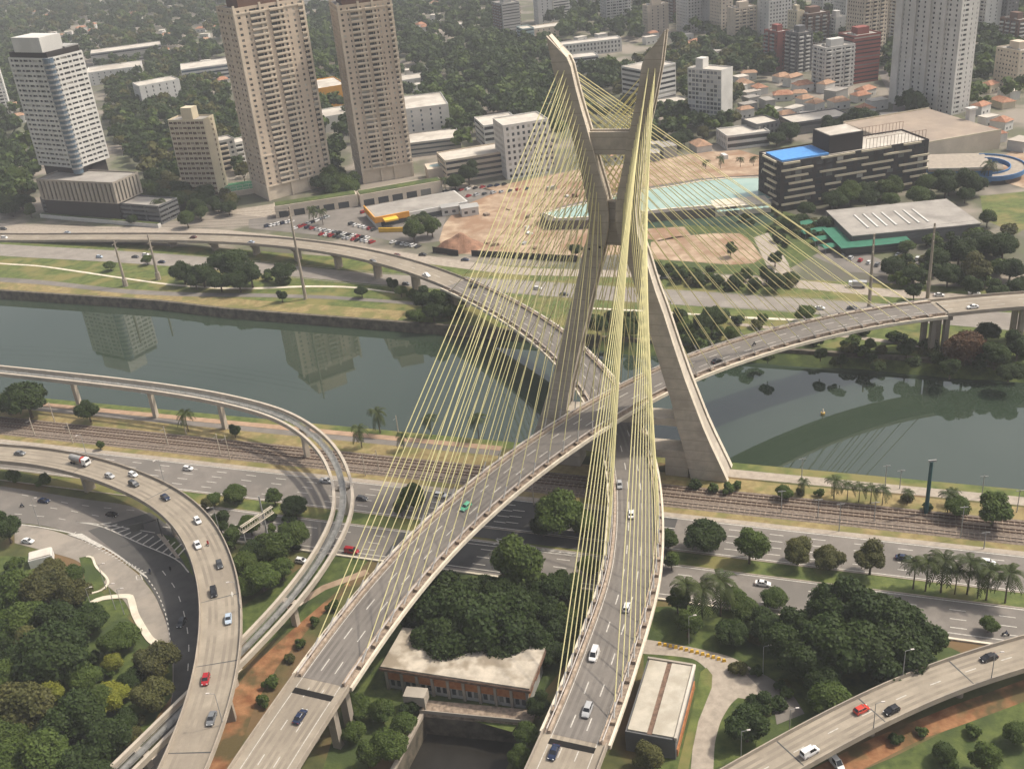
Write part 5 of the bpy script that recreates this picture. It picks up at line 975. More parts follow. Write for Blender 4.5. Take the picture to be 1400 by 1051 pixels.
for q in 'd950,664,22 m975,668,20 m995,670,22 m1008,664,18 o1095,672,16 m1120,674,16 o1240,680,20 d1268,694,18 m20,655,26 m60,660,24'.split(): shrub_px(*[float(x) for x in q[1:].split(',')], q[0], 'at the foot of the railway verge')
for q in 'd1225,1010,24 m1260,1000,20 m1330,1000,26 m1300,1045,30 o395,900,20 m370,935,26 m360,960,24 m410,880,20 m455,830,22 m430,850,18'.split(): shrub_px(*[float(x) for x in q[1:].split(',')], q[0], 'on the soil slopes under the viaducts')
rs = random.Random(4)
for pg, n, dp, area in (([(0, 770), (110, 790), (200, 880), (235, 920), (190, 1000), (140, 1050), (0, 1050)], 46, (22, 36), 'filling the wood floor by the exit road'), ([(810, 425), (1000, 432), (1120, 445), (1230, 462), (1400, 485), (1400, 512), (1200, 502), (1050, 492), (960, 480), (820, 470)], 84, (14, 28), 'lining the far bank beyond the mast'), ([(570, 790), (820, 790), (770, 890), (600, 880)], 22, (24, 40), 'under the trees behind the pump house'), ([(1000, 830), (1280, 880), (1230, 920), (1080, 985), (1000, 1000)], 24, (20, 34), 'under the park trees by the ramp'), ([(1210, 345), (1300, 318), (1400, 305), (1400, 395), (1230, 388)], 44, (20, 34), 'filling the grove beside the expressway'), ([(885, 363), (1000, 371), (1085, 376), (1085, 400), (1000, 398), (890, 376)], 40, (12, 24), 'in the hedge below the bare field'), ([(1000, 295), (1060, 290), (1110, 300), (1130, 330), (1080, 340)], 22, (12, 22), 'between the field and the supermarket'), ([(240, 385), (400, 388), (400, 372), (240, 372)], 10, (12, 18), 'under the far bank grove'), ([(300, 680), (420, 690), (400, 790), (340, 810)], 16, (16, 26), 'between the flyover and the monorail'), ([(560, 400), (640, 400), (640, 440), (560, 436)], 10, (14, 22), 'beneath the far ramp')):
    xs = [q[0] for q in pg]; ys = [q[1] for q in pg]; c = 0
    while c < n:
        x, y = rs.uniform(min(xs), max(xs)), rs.uniform(min(ys), max(ys))
        if inside(x, y, pg): shrub_px(x, y, rs.uniform(*dp), rs.choice('ddmmo'), area); c += 1
# woods on the hills: the nearest as trees, the rest as one mass
WOODS = [([(-40, 60), (62, 62), (60, 165), (-40, 165)], 13, 'ddm'), ([(186, 302), (236, 306), (300, 300), (330, 290), (300, 262), (232, 258), (190, 262)], 10, 'dddmo'), ([(-10, 262), (50, 262), (48, 300), (-10, 296)], 10, 'ddm'), ([(440, 262), (480, 250), (500, 262), (470, 276)], 9, 'dm'), ([(150, 118), (190, 100), (300, 70), (316, 150), (345, 190), (352, 262), (312, 236), (230, 262), (185, 236), (150, 190)], 11, 'dddmo'), ([(545, 34), (600, 70), (690, 56), (735, 110), (770, 200), (690, 168), (640, 150), (560, 112)], 12.5, 'dddm'), ([(640, 60), (760, 60), (780, 150), (850, 170), (690, 172)], 12.5, 'dddm'),
 ([(780, 104), (860, 100), (930, 62), (1010, 62), (1060, 96), (1010, 165), (1000, 186), (900, 168), (850, 150)], 12, 'ddmo'), ([(870, 162), (1000, 180), (1010, 210), (890, 216)], 12, 'ddmo'), ([(1338, 58), (1400, 60), (1400, 128), (1380, 190), (1325, 150)], 12, 'ddm'), ([(1205, 66), (1262, 66), (1290, 150), (1222, 172)], 12, 'ddm'), ([(1000, 70), (1060, 70), (1060, 104), (1000, 110)], 12, 'ddm'),
 ([(-30, 0), (310, -10), (310, 80), (160, 110), (60, 62), (-30, 60)], 18, 'dddmo'), ([(420, -5), (700, -5), (700, 60), (560, 70), (430, 100)], 16, 'dddm'), ([(-10, 165), (60, 165), (56, 262), (-10, 285)], 13, 'ddm'), ([(740, 20), (890, 15), (900, 60), (760, 60)], 14, 'ddm'), ([(540, 100), (660, 140), (660, 210), (620, 215), (560, 140)], 13, 'ddm'), ([(1000, 170), (1220, 160), (1230, 190), (1050, 205)], 15, 'ddm'), ([(1080, 290), (1300, 250), (1340, 270), (1290, 282), (1130, 296)], 11, 'ddm'), ([(470, 240), (500, 262), (430, 262), (460, 200)], 11, 'dm'), ([(340, 30), (480, 30), (500, 200), (430, 200)], 15, 'dm'), ([(1260, 0), (1400, 0), (1400, 60), (1260, 60)], 16, 'ddm'), ([(900, 10), (1250, 20), (1250, 70), (950, 70)], 16, 'ddm')]
rs = random.Random(21); pts = []
for pg, sp, kinds in WOODS:
    w = [P(a, max(b, -25))[:2] for a, b in pg]; xs = [q[0] for q in w]; ys = [q[1] for q in w]; wp = [tuple(q) for q in w]
    nx, ny = int((max(xs) - min(xs)) / sp) + 1, int((max(ys) - min(ys)) / sp) + 1
    for i in range(nx):
        for j in range(ny):
            x, y = min(xs) + (i + rs.uniform(0, 1)) * sp, min(ys) + (j + rs.uniform(0, 1)) * sp
            if inside(x, y, wp) and not in_foot(x, y, 3.5) and not any(abs(x - a - 4) < 13 and -22 < y - b < 13 for a, b in hs_): pts.append((x, y, rs.uniform(.95, 1.6) * min(sp, 13), rs.choice(kinds)))
pts.sort(key=lambda q: q[1]); keep = max(0, 296 - NT)
vis = [q for q in pts if -20 < proj((q[0], q[1], 6))[0] < 1420 and proj((q[0], q[1], 6))[1] > -10]
for x, y, D, ty in vis[:keep]: tree_at(x, y, D, ty, 'on the wooded slope behind the towers', rs)
done = set(map(id, vis[:keep])); rest = [q for q in pts if id(q) not in done]
low = [crown_arrays(400 + k, 7, 150, .085, (.8, .95, .7, .85)[k], .29, low=True) for k in range(4)]
Vs, Ts, Qs, Mt, Mq, nb = [], [], [], [], [], 0
for x, y, D, ty in rest:
    V, FT, FQ = low[rs.randrange(4)]; a = rs.uniform(0, 6.28); ca, sa = math.cos(a), math.sin(a); q = V * D; q = np.c_[q[:, 0] * ca - q[:, 1] * sa + x, q[:, 0] * sa + q[:, 1] * ca + y, q[:, 2] * rs.uniform(.9, 1.2) + D * .55]
    Vs.append(q); Ts.append(FT + nb); Qs.append(FQ + nb); nb += len(q); k = 'dmo'.index(ty); Mt.append(np.full(len(FT), k)); Mq.append(np.full(len(FQ), k))
if rest:
    me = mesh_from('woodland', np.vstack(Vs), np.vstack(Ts), np.vstack(Qs), [LEAF['d'], LEAF['m'], LEAF['o']], np.r_[np.concatenate(Mt), np.concatenate(Mq)]); o = bpy.data.objects.new('woodland', me); COL.objects.link(o); tag(o, 'distant green woodland between the hillside houses and towers', 'woodland', kind='stuff')
from collections import defaultdict
by = defaultdict(list)
for r, D, wd, ar in TREES: by[(wd, ar)].append((D, r))
for (wd, ar), L in by.items():
    L.sort(key=lambda q: q[0])
    for i, (D, r) in enumerate(L):
        lb = f'{wd} {ar}'
        if len(L) > 2 and i == 0: lb = f'smallest {wd} {ar}'
        elif len(L) > 2 and i == len(L) - 1: lb = f'largest {wd} {ar}'
        elif len(L) > 5: lb = ('small ' if i < len(L) / 3 else 'medium-sized ' if i < 2 * len(L) / 3 else 'large ') + lb
        r['label'] = lb
# ------------------------------------------------------------------ vehicles
def paint(name, c): return M(name, c, rough=.25, var=.03, scale=.5, spec=.5)
PAINT = {'white': paint('white car paint', (.72, .71, .69)), 'silver': paint('silver car paint', (.40, .40, .40)), 'grey': paint('grey car paint', (.16, .165, .17)), 'dark grey': paint('dark grey car paint', (.055, .058, .062)), 'black': paint('black car paint', (.012, .012, .014)), 'dark blue': paint('dark blue car paint', (.015, .025, .06)), 'red': paint('red car paint', (.33, .015, .02)), 'bright red': paint('bright red car paint', (.50, .04, .02)), 'green': paint('green car paint', (.12, .42, .25)), 'maroon': paint('maroon car paint', (.12, .03, .03)), 'pale blue': paint('pale blue car paint', (.40, .47, .55)), 'yellow': paint('yellow car paint', (.6, .4, .05))}
M_LIGHT = M('headlamp lens', (.75, .75, .72), rough=.15, var=.05, scale=1); M_TAIL = M('tail lamp lens', (.35, .02, .02), rough=.2, var=.05, scale=1); M_PLASTIC = M('black trim', (.03, .03, .03), rough=.5, var=.1, scale=1)
CT = {'hatchback': (3.9, 1.72, .95, 1.5, (-1.9, 1.05, -1.5, .35)), 'sedan': (4.4, 1.76, .92, 1.45, (-1.6, 1.15, -.95, .35)), 'suv': (4.4, 1.85, 1.05, 1.72, (-2.1, 1.1, -1.85, .5)), 'van': (4.6, 1.8, 1.0, 1.95, (-2.25, 1.55, -2.2, .7)), 'pickup': (5.0, 1.85, 1.0, 1.75, (-.7, 1.3, -.5, .55))}
CARM = {}
def car_meshes(t):
    if t in CARM: return CARM[t]
    L, Wd, zb, zr, (xa, xb, xc, xd) = CT[t]; h = L / 2; w = Wd / 2; mb = MB(); hood = zb - (.12 if t != 'van' else .05)
    st = [(-h, w * .86, .38, zb - .22), (-h + .12, w * .96, .26, zb - .02), (xa + .3, w, .22, zb), (0, w, .2, zb), (xb, w, .22, zb - .01), (h - .5, w * .97, .24, hood), (h - .1, w * .88, .28, hood - .2), (h, w * .78, .36, hood - .32)]
    rings = [[(x, -a, b + .02), (x, -a * 1.0, (b + c) * .55), (x, -a * .92, c), (x, a * .92, c), (x, a, (b + c) * .55), (x, a, b + .02)] for x, a, b, c in st]; vs = [q for r in rings for q in r]
    fs = [(r * 6 + k, (r + 1) * 6 + k, (r + 1) * 6 + (k + 1) % 6, r * 6 + (k + 1) % 6) for r in range(7) for k in range(6)] + [(0, 1, 2, 3, 4, 5), tuple(range(47, 41, -1))]; mb.add(vs, fs)
    a, b = w * .9, w * .74; mb.box(xc, xd, -b, b, zr - .05, zr, top=(xc + .08, xd - .1, -b + .08, b - .08))
    for x0, x1 in ((xc, xa), (xd, xb), ((xc + xd) / 2 - .05, (xa + xb) / 2 - .05)):              # pillars
        for s in (-1, 1): mb.tube((x1, s * (a - .02), zb - .03), (x0, s * (b - .01), zr - .03), .055, n=4)
    if t == 'van': mb.box(xc + .05, -.55, -w * .9, w * .9, zb - .05, zr - .02, top=(xc + .1, -.6, -b, b))
    if t == 'pickup': mb.box(-2.45, -.75, -w * .95, -w * .85, zb - .02, zb + .2); mb.box(-2.45, -.75, w * .85, w * .95, zb - .02, zb + .2)
    g = MB(); g.box(xa + .04, xb - .04, -a + .03, a - .03, zb - .02, zr - .04, top=(xc + .04, xd - .04, -b + .02, b - .02))
    wh = MB(); wh.tube((0, -.11, 0), (0, .11, 0), .31, n=12); rm = MB(); rm.tube((0, -.12, 0), (0, .12, 0), .18, n=8); hd = MB(); hd.box(-.06, .06, -.17, .17, -.09, .09)
    def me(n, m, mats):
        q = bpy.data.meshes.new(n); q.from_pydata(m.v, [], m.f); [q.materials.append(z) for z in mats]; q.polygons.foreach_set('material_index', m.m); return q
    CARM[t] = (me('body', mb, [PAINT['white']]), me('window_glass', g, [m_['carglass']]), me('wheel', wh, [m_['tyre']]), me('lamp', hd, [M_LIGHT]), me('tail_lamp', hd, [M_TAIL]), me('rim', rm, [m_['steelgrey']])); return CARM[t]
def car(x, y, z, h, t, c, label, group=None, detail=True, pitch=0.0):
    r = empty('car', (x, y, z), h, label, 'van' if t == 'van' else 'pickup' if t == 'pickup' else 'car', group); r.rotation_euler[1] = -pitch; bd, gl, wh, hd, tl, rim_ = car_meshes(t); L, Wd = CT[t][:2]
    o = link('body', bd, r); o.material_slots[0].link = 'OBJECT'; o.material_slots[0].material = PAINT[c]; link('window_glass', gl, r)
    if detail:
        for sx in (-.31, .31):
            for sy in (-1, 1): q = link('wheel', wh, r); q.location = (sx * L, sy * (Wd / 2 - .1), .31); link('rim', rim_, q)
        for sy in (-1, 1): q = link('headlight', hd, r); q.location = (L / 2 - .08, sy * Wd * .32, .62); q = link('tail_light', tl, r); q.location = (-L / 2 + .07, sy * Wd * .36, .72)
    return r
def on_path(path, px, py, zoff=.05):
    d = 0
    z = 10.
    for _ in range(4): w = P(px, py, z + .7); d = near_len(path, w[0], w[1]); z = at_len(path, d)[2]
    a = at_len(path, max(d - 1, 0)); b = at_len(path, d + 1); return w[0], w[1], z + zoff, math.atan2(b[1] - a[1], b[0] - a[0]), (b[2] - a[2]) / 2
CARS = [
 (PA, 410, 977, 1, 'sedan', 'dark blue', 'dark blue sedan crossing the joint strip at the start of the upper deck'), (PA, 637, 692, -1, 'hatchback', 'green', 'green hatchback on the upper stayed deck'), (PA, 980, 493, 1, 'sedan', 'black', 'black sedan on the upper deck just beyond the mast'), (PA, 1330, 419, -1, 'sedan', 'white', 'white sedan on the approach viaduct over the far bank trees'),
 (PB, 847, 662, -1, 'hatchback', 'silver', 'silver hatchback emerging from beneath the upper deck'), (PB, 863, 702, 1, 'sedan', 'white', 'white sedan following behind the silver hatchback on the lower deck'), (PB, 857, 829, 1, 'hatchback', 'white', 'white hatchback alone in the middle of the lower deck'), (PB, 812, 894, -1, 'van', 'white', 'bulky white van on the lower stayed deck'), (PB, 803, 970, -1, 'suv', 'silver', 'silver sport utility car on the lower deck before the joint strip'), (PB, 757, 1027, -1, 'sedan', 'dark blue', 'dark blue sedan beside the joint strip of the lower deck'),
 (PB, 583, 376, -1, 'pickup', 'white', 'white pickup on the ramp where it meets the stays'), (PB, 647, 391, 1, 'suv', 'black', 'black car entering the lower deck from the far ramp'), (PB, 510, 357, -1, 'hatchback', 'grey', 'grey hatchback descending the long far ramp'), (PB, 264, 324, 1, 'sedan', 'maroon', 'maroon sedan on the long far ramp'), (PB, 343, 331, 1, 'sedan', 'pale blue', 'pale blue sedan on the long far ramp'),
 (PC, 27, 619, 1, 'sedan', 'grey', 'grey sedan driving behind the tanker truck on the flyover'), (PC, 150, 650, 1, 'hatchback', 'silver', 'silver hatchback just ahead of the tanker truck'), (PC, 182, 648, 1, 'hatchback', 'white', 'white hatchback beside a dark car on the flyover bend'), (PC, 183, 661, 1, 'suv', 'dark grey', 'dark grey car beside a white hatchback on the flyover bend'), (PC, 226, 679, 1, 'sedan', 'dark blue', 'dark blue sedan alone on the flyover bend'), (PC, 270, 711, 1, 'hatchback', 'white', 'white hatchback ahead of the red motorcycle on the flyover'), (PC, 270, 744, 1, 'sedan', 'white', 'white sedan next to the red motorcycle'), (PC, 300, 771, 1, 'hatchback', 'dark grey', 'dark grey hatchback leaving the flyover bend'), (PC, 292, 809, 1, 'suv', 'black', 'black car beside the white lane arrow on the flyover'), (PC, 312, 845, 1, 'sedan', 'pale blue', 'pale blue sedan on the straight end of the flyover'), (PC, 281, 928, 1, 'hatchback', 'red', 'red hatchback on the flyover above the monorail'), (PC, 289, 981, 1, 'sedan', 'grey', 'grey sedan with a silver hood behind the red hatchback'),
 (PD, 1107, 1027, 1, 'van', 'white', 'white panel van on the ramp viaduct'), (PD, 1178, 969, 1, 'hatchback', 'bright red', 'bright red hatchback on the ramp viaduct'), (PD, 1219, 970, -1, 'hatchback', 'black', 'black hatchback next to the bright red one'), (PD, 1352, 898, -1, 'sedan', 'black', 'black sedan alone on the ramp viaduct')]
for path, px, py, dr, t, c, lb in CARS:
    x, y, z, h, sl = on_path(path, px, py); car(x, y, z, h + (0 if dr > 0 else math.pi), t, c, lb, 'cars driving on the elevated roads', pitch=sl * dr)
EH = math.atan2(E2[1], E2[0])
GC = [(257, 640, 0, 'hatchback', 'white', 'white hatchback on the riverside road left of the monorail'), (446, 657, 0, 'pickup', 'silver', 'silver pickup passing under the monorail'), (603, 677, 0, 'suv', 'white', 'white car half hidden behind the stays on the riverside road'), (495, 681, 0, 'hatchback', 'dark grey', 'dark hatchback just right of the monorail'), (1235, 762, 0, 'sedan', 'dark blue', 'dark sedan on the riverside road above the palms'), (1350, 769, 0, 'suv', 'white', 'white sport utility car on the riverside road'), (1301, 778, 0, 'hatchback', 'white', 'white hatchback partly behind the median palms'), (481, 753, 0, 'van', 'red', 'red and white van beside the monorail curve'), (412, 766, 0, 'hatchback', 'white', 'white hatchback under trees left of the monorail curve'), (1043, 797, 0, 'sedan', 'white', 'white sedan on the second carriageway near the park'),
 (60, 684, 0, 'sedan', 'dark blue', 'dark blue sedan on the interchange road'), (153, 703, -.05, 'sedan', 'black', 'black sedan in the flyover shadow on the interchange road'), (38, 739, 0, 'sedan', 'white', 'white sedan parked beside the forked exit road'), (248, 851, -1.35, 'hatchback', 'dark grey', 'dark grey hatchback on the curving exit road'), (1143, 1042, -.9, 'van', 'white', 'white van parked under the ramp viaduct'),
 (136, 351, 0, 'hatchback', 'pale blue', 'pale blue hatchback on the far expressway'), (185, 351, 0, 'sedan', 'dark grey', 'dark grey sedan on the far expressway between two power poles'), (199, 348, 0, 'hatchback', 'white', 'white hatchback on the far expressway by the power poles'), (221, 358, 0, 'sedan', 'dark blue', 'dark blue sedan on the far expressway right of the power poles'), (5, 313, 0, 'suv', 'dark grey', 'dark car above the start of the far ramp'), (6, 325, 0, 'suv', 'white', 'white car at the start of the far ramp'), (735, 394, 0, 'hatchback', 'white', 'white hatchback behind the stays on the far expressway'), (771, 402, 0, 'sedan', 'dark grey', 'dark grey sedan beside the mast on the far expressway'), (555, 388, 0, 'hatchback', 'grey', 'grey hatchback under the far ramp'), (1121, 421, 0, 'sedan', 'white', 'white sedan passing behind the upper deck'), (1165, 421, 0, 'sedan', 'dark grey', 'dark sedan passing behind the upper deck'),
 (636, 355, 0, 'sedan', 'dark blue', 'dark blue sedan beside the black site fence'), (578, 348, 0, 'sedan', 'black', 'black sedan beside the ramp and the site fence'), (1284, 403, 0, 'sedan', 'white', 'white sedan on the frontage road behind the upper approach'), (1332, 401, 0, 'pickup', 'white', 'white pickup on the frontage road below the park trees'), (897, 372, 0, 'sedan', 'dark grey', 'dark sedan on the frontage road beside the bare field'), (908, 379, 0, 'hatchback', 'grey', 'grey hatchback on the frontage road beside the bare field'), (543, 349, 0, 'hatchback', 'maroon', 'maroon hatchback beside the car showroom'), (92, 318, 0, 'sedan', 'pale blue', 'pale blue sedan beside the white planter wall')]
for px, py, dh, t, c, lb in GC: w = P(px, py, .7); car(w[0], w[1], .13, EH + dh, t, c, lb, 'cars on the ground roads')
ROWS = [((366, 309), (398, 303), 7), ((404, 312), (446, 297), 8), ((420, 311), (502, 325), 14), ((440, 320), (508, 331), 12), ((480, 306), (512, 314), 6), ((497, 290), (602, 272), 16), ((538, 331), (571, 337), 6), ((610, 262), (690, 252), 9), ((590, 285), (615, 281), 4), ((1152, 350), (1200, 362), 5), ((1228, 348), (1254, 354), 4), ((640, 268), (720, 258), 8)]
rs = random.Random(9); cols = ['white', 'white', 'silver', 'grey', 'dark grey', 'black', 'red', 'dark blue']; k = 0
for a, b, n in ROWS:
    for i in range(n):
        f = i / max(1, n - 1); px, py = a[0] + (b[0] - a[0]) * f, a[1] + (b[1] - a[1]) * f; w = P(px, py, .5)
        if in_foot(w[0], w[1], -1): continue
        c = rs.choice(cols); t = rs.choice(('hatchback', 'sedan', 'suv')); car(w[0] + rs.uniform(-.3, .3), w[1], .08, EH + 1.2 + rs.uniform(-.08, .08), t, c, f'{c} {"sport utility car" if t == "suv" else t} in a parked row ' + ('around the car showroom' if px < 700 else 'beside the supermarket'), 'cars parked in rows', detail=False)
# tanker truck
x, y, z, h, sl = on_path(PC, 110, 632); tk = empty('tanker_truck', (x, y, z), h, 'tanker truck with a grey tank, red band and white cab on the flyover', 'truck')
def part(name, fn, mat, par=tk): mb = MB(); fn(mb); return mb.build(name, mat, par, world=False)
part('chassis', lambda m: m.box(-4.2, 3.9, -.5, .5, .7, 1.0), M_PLASTIC); part('tank', lambda m: (m.tube((-4.2, 0, 2.05), (1.2, 0, 2.05), 1.12, n=16), m.tube((-4.5, 0, 2.05), (-4.2, 0, 2.05), .8, 1.12, n=16)), m_['steelgrey']); part('red_band', lambda m: m.tube((1.2, 0, 2.05), (1.75, 0, 2.05), 1.2, n=16), PAINT['bright red'])
cb = part('cab', lambda m: m.box(2.0, 4.1, -1.2, 1.2, .7, 2.9, top=(2.0, 3.9, -1.12, 1.12)), PAINT['white']); part('windscreen', lambda m: m.box(3.98, 4.08, -1.0, 1.0, 1.75, 2.6, top=(3.9, 3.98, -.95, .95)), m_['carglass'])
for xx in (-3.4, -2.1, 3.0):
    for s in (-1, 1): q = part('wheel', lambda m: m.tube((0, -.18, 0), (0, .18, 0), .5, n=12), m_['tyre']); q.location = (xx, s * 1.02, .5)
w = P(1172, 390, 1); tk2 = empty('box_truck', (w[0], w[1], .13), EH, 'white box truck with a dark load on the far frontage road', 'truck'); part('cab', lambda m: m.box(-4, -2.2, -1.1, 1.1, .5, 2.7, top=(-3.7, -2.2, -1.05, 1.05)), PAINT['white'], tk2); part('cargo_box', lambda m: m.box(-2.0, 4, -1.2, 1.2, .9, 3.0), PAINT['silver'], tk2)
for xx in (-3, 2.6):
    for s in (-1, 1): q = part('wheel', lambda m: m.tube((0, -.16, 0), (0, .16, 0), .48, n=10), m_['tyre'], tk2); q.location = (xx, s * .95, .48)
# motorcycles with riders
def skin_person():
    me = bpy.data.meshes.new('person'); v = [(-.1, 0, .85), (-.05, 0, 1.15), (.02, 0, 1.38), (.05, 0, 1.5), (.08, 0, 1.68), (-.1, .12, .8), (.28, .2, .72), (.12, .2, .32), (.24, .2, .28), (-.1, -.12, .8), (.28, -.2, .72), (.12, -.2, .32), (.24, -.2, .28), (.02, .2, 1.36), (.2, .28, 1.12), (.45, .26, 1.02), (.02, -.2, 1.36), (.2, -.28, 1.12), (.45, -.26, 1.02)]
    e = [(0, 1), (1, 2), (2, 3), (3, 4), (0, 5), (5, 6), (6, 7), (7, 8), (0, 9), (9, 10), (10, 11), (11, 12), (2, 13), (13, 14), (14, 15), (2, 16), (16, 17), (17, 18)]
    me.from_pydata(v, e, []); return me
R_ = [.15, .15, .15, .07, .13, .1, .085, .06, .05, .1, .085, .06, .05, .08, .06, .045, .08, .06, .045]
def rider(x, y, z, h, cloth, label):
    me = skin_person(); o = bpy.data.objects.new('person', me); COL.objects.link(o); o.location = (x, y, z); o.rotation_euler = (0, 0, h); md = o.modifiers.new('skin', 'SKIN'); me.materials.append(cloth)
    if not me.skin_vertices: 
        bpy.context.view_layer.objects.active = o
    for q, r in zip(me.skin_vertices[0].data, R_): q.radius = (r, r)
    me.skin_vertices[0].data[0].use_root = True; s = o.modifiers.new('sub', 'SUBSURF'); s.levels = 1; s.render_levels = 1; tag(o, label, 'person', 'motorcycle riders'); return o
mb = MB(); mb.box(-.5, .5, -.14, .14, .5, .85, top=(-.55, .35, -.12, .12)); mb.tube((.45, 0, .75), (.65, 0, .32), .05, n=5); mb.tube((.42, -.35, 1.0), (.42, .35, 1.0), .03, n=5); mb.box(.3, .5, -.1, .1, .7, 1.0)
def tomesh(n, m, mat): q = bpy.data.meshes.new(n); q.from_pydata(m.v, [], m.f); q.materials.append(mat); return q
MBODY = tomesh('body', mb, M_PLASTIC); mb = MB(); mb.tube((0, -.06, 0), (0, .06, 0), .31, n=12); MWHEEL = tomesh('wheel', mb, m_['tyre'])
BIKES = [(PC, 284, 742, 'red', 'red'), (PA, 1031, 470, 'black', 'dark grey'), (None, 30, 691, 'dark blue', 'dark grey'), (None, 205, 781, 'black', 'dark blue'), (None, 233, 778, 'black', 'black'), (None, 915, 413, 'black', 'black'), (None, 1375, 866, 'dark blue', 'dark blue')]
WHERE = ['beside the white cars on the flyover', 'on the upper deck beyond the mast', 'behind the dark blue sedan', 'at the tip of the striped fork', 'alone on the dark exit road', 'on the far expressway beside the mast', 'on the second carriageway near the ramp']
for (path, px, py, c, cl), wh_ in zip(BIKES, WHERE):
    if path is not None: x, y, z, h, sl = on_path(path, px, py)
    else: w = P(px, py, .6); x, y, z, h = w[0], w[1], .13, EH if px not in (205, 233) else EH - .9
    r = empty('motorcycle', (x, y, z), h, f'{c} motorcycle {wh_}', 'motorcycle', 'motorcycles'); o = link('body', MBODY, r); o.material_slots[0].link = 'OBJECT'; o.material_slots[0].material = PAINT[c]
    for s in (-.65, .65): q = link('wheel', MWHEEL, r); q.location = (s, 0, .31)
    rider(x, y, z, h, PAINT[cl], f'person in {cl} clothing riding the motorcycle {wh_}')
# white arrow on the flyover
mb = MB(); x, y, z, h, sl = on_path(PC, 317, 812); a = [(-2.6, -.12), (.6, -.12), (.6, -.45), (2.4, 0), (.6, .45), (.6, .12), (-2.6, .12)]; mb.add([(x + p * math.cos(h + math.pi) - q * math.sin(h + math.pi), y + p * math.sin(h + math.pi) + q * math.cos(h + math.pi), z + .02) for p, q in a], [tuple(range(7))]); mb.build('lane_arrow', m_['white'], flyover)
# ------------------------------------------------------------------ posts, masts, signs
def rooted(name, p, label, cat, group=None): return empty(name, p, 0, label, cat, group)
def lamp(px, py, h, area, arm=1.6, base=None, az=0.0):
    w = P(px, py) if base is None else base; r = rooted('street_lamp', w, 'slim street lamp ' + area, 'street lamp', 'street lamps'); mb = MB(); mb.tube((0, 0, 0), (0, 0, h), .13, .07, n=6); mb.build('post', m_['steelgrey'], r, world=False); mb = MB(); c, s = math.cos(az), math.sin(az)
    mb.tube((0, 0, h), (arm * c, arm * s, h + .35), .06, n=5); mb.build('arm', m_['steelgrey'], r, world=False); mb = MB(); mb.box(-.4, .4, -.17, .17, -.08, .08); mb.v = [(a * c - b * s + arm * c, a * s + b * c + arm * s, z_ + h + .35) for a, b, z_ in mb.v]; mb.build('lamp_head', m_['steelwhite'], r, world=False)
for px, py, h in ((942, 880, 9), (1043, 922, 9), (1013, 1040, 9), (1079, 1005, 8), (1240, 925, 9)): lamp(px, py, h, 'in the park by the service road')
for px, py, h in ((55, 720, 11), (145, 805, 9), (158, 833, 9), (128, 838, 9), (170, 840, 9)): lamp(px, py, h, 'beside the curving exit road')
for px, py in ((1235, 925), (1198, 995), (1350, 935)): x, y, z, h, sl = on_path(PD, px, py); b = at_len(PD, near_len(PD, x, y), 4.7 if py != 925 else -4.7, .2); lamp(0, 0, 8, 'on the ramp viaduct parapet', base=b)
for d in np.arange(60, LC - 40, 42): lamp(0, 0, 9, 'on the flyover parapet', base=at_len(PC, d, -5.3, .3), az=heading(PC, d) - 1.57)
for px, py, h in ((100, 606, 9), (75, 577, 9), (48, 596, 8), (315, 628, 10), (302, 622, 9), (230, 608, 8), (255, 594, 7), (500, 650, 9), (518, 642, 8), (545, 594, 8), (730, 690, 8)):
    w = P(px, py); r = rooted('catenary_post', w, 'pale concrete post along the railway left of the mast', 'post', 'railway posts left of the mast'); mb = MB(); mb.tube((0, 0, 0), (0, 0, h), .22, .15, n=6); mb.build('post', m_['mono'], r, world=False); mb = MB(); mb.tube((0, 0, h - 1), (-.9, -2.2, h - .6), .06, n=4); mb.build('arm', m_['steelgrey'], r, world=False)
for px, py, h in ((1068, 700, 8), (1118, 708, 7), (1147, 726, 10), (1195, 712, 7), (1313, 735, 11), (1345, 750, 6), (1096, 655, 8), (1210, 665, 8), (1342, 680, 8), (1230, 668, 7), (1390, 700, 8)):
    w = P(px, py); r = rooted('catenary_post', w, 'slim grey post along the railway and river path right of the mast', 'post', 'railway posts right of the mast'); mb = MB(); mb.tube((0, 0, 0), (0, 0, h), .16, .1, n=6); mb.build('post', m_['steelgrey'], r, world=False); mb = MB(); mb.box(-1.2, 1.2, -.08, .08, h - .5, h - .3); mb.build('crossarm', m_['steelgrey'], r, world=False)
w = P(1266, 701); r = rooted('surveillance_pole', w, 'thick teal pole with a small bracket on the near bank', 'pole'); mb = MB(); mb.tube((0, 0, 0), (0, 0, 18), .62, .5, n=10); mb.build('shaft', M('teal paint', (.02, .075, .08), var=.1, scale=.5), r, world=False); mb = MB(); mb.box(-1, 1.4, -.2, .2, 18, 18.6); mb.build('bracket', m_['steelgrey'], r, world=False)
TALL = [((172, 391), 25, 'concrete power pole with a thick foot left of its twin'), ((217, 382), 25, 'concrete power pole with a thick foot right of its twin'), ((418, 409), 47, 'very tall concrete power mast on the far bank'), ((1188, 420), 33, 'concrete power mast behind the upper deck near the stays'), ((1268, 408), 34, 'concrete power mast behind the upper deck joint')]
tops = []
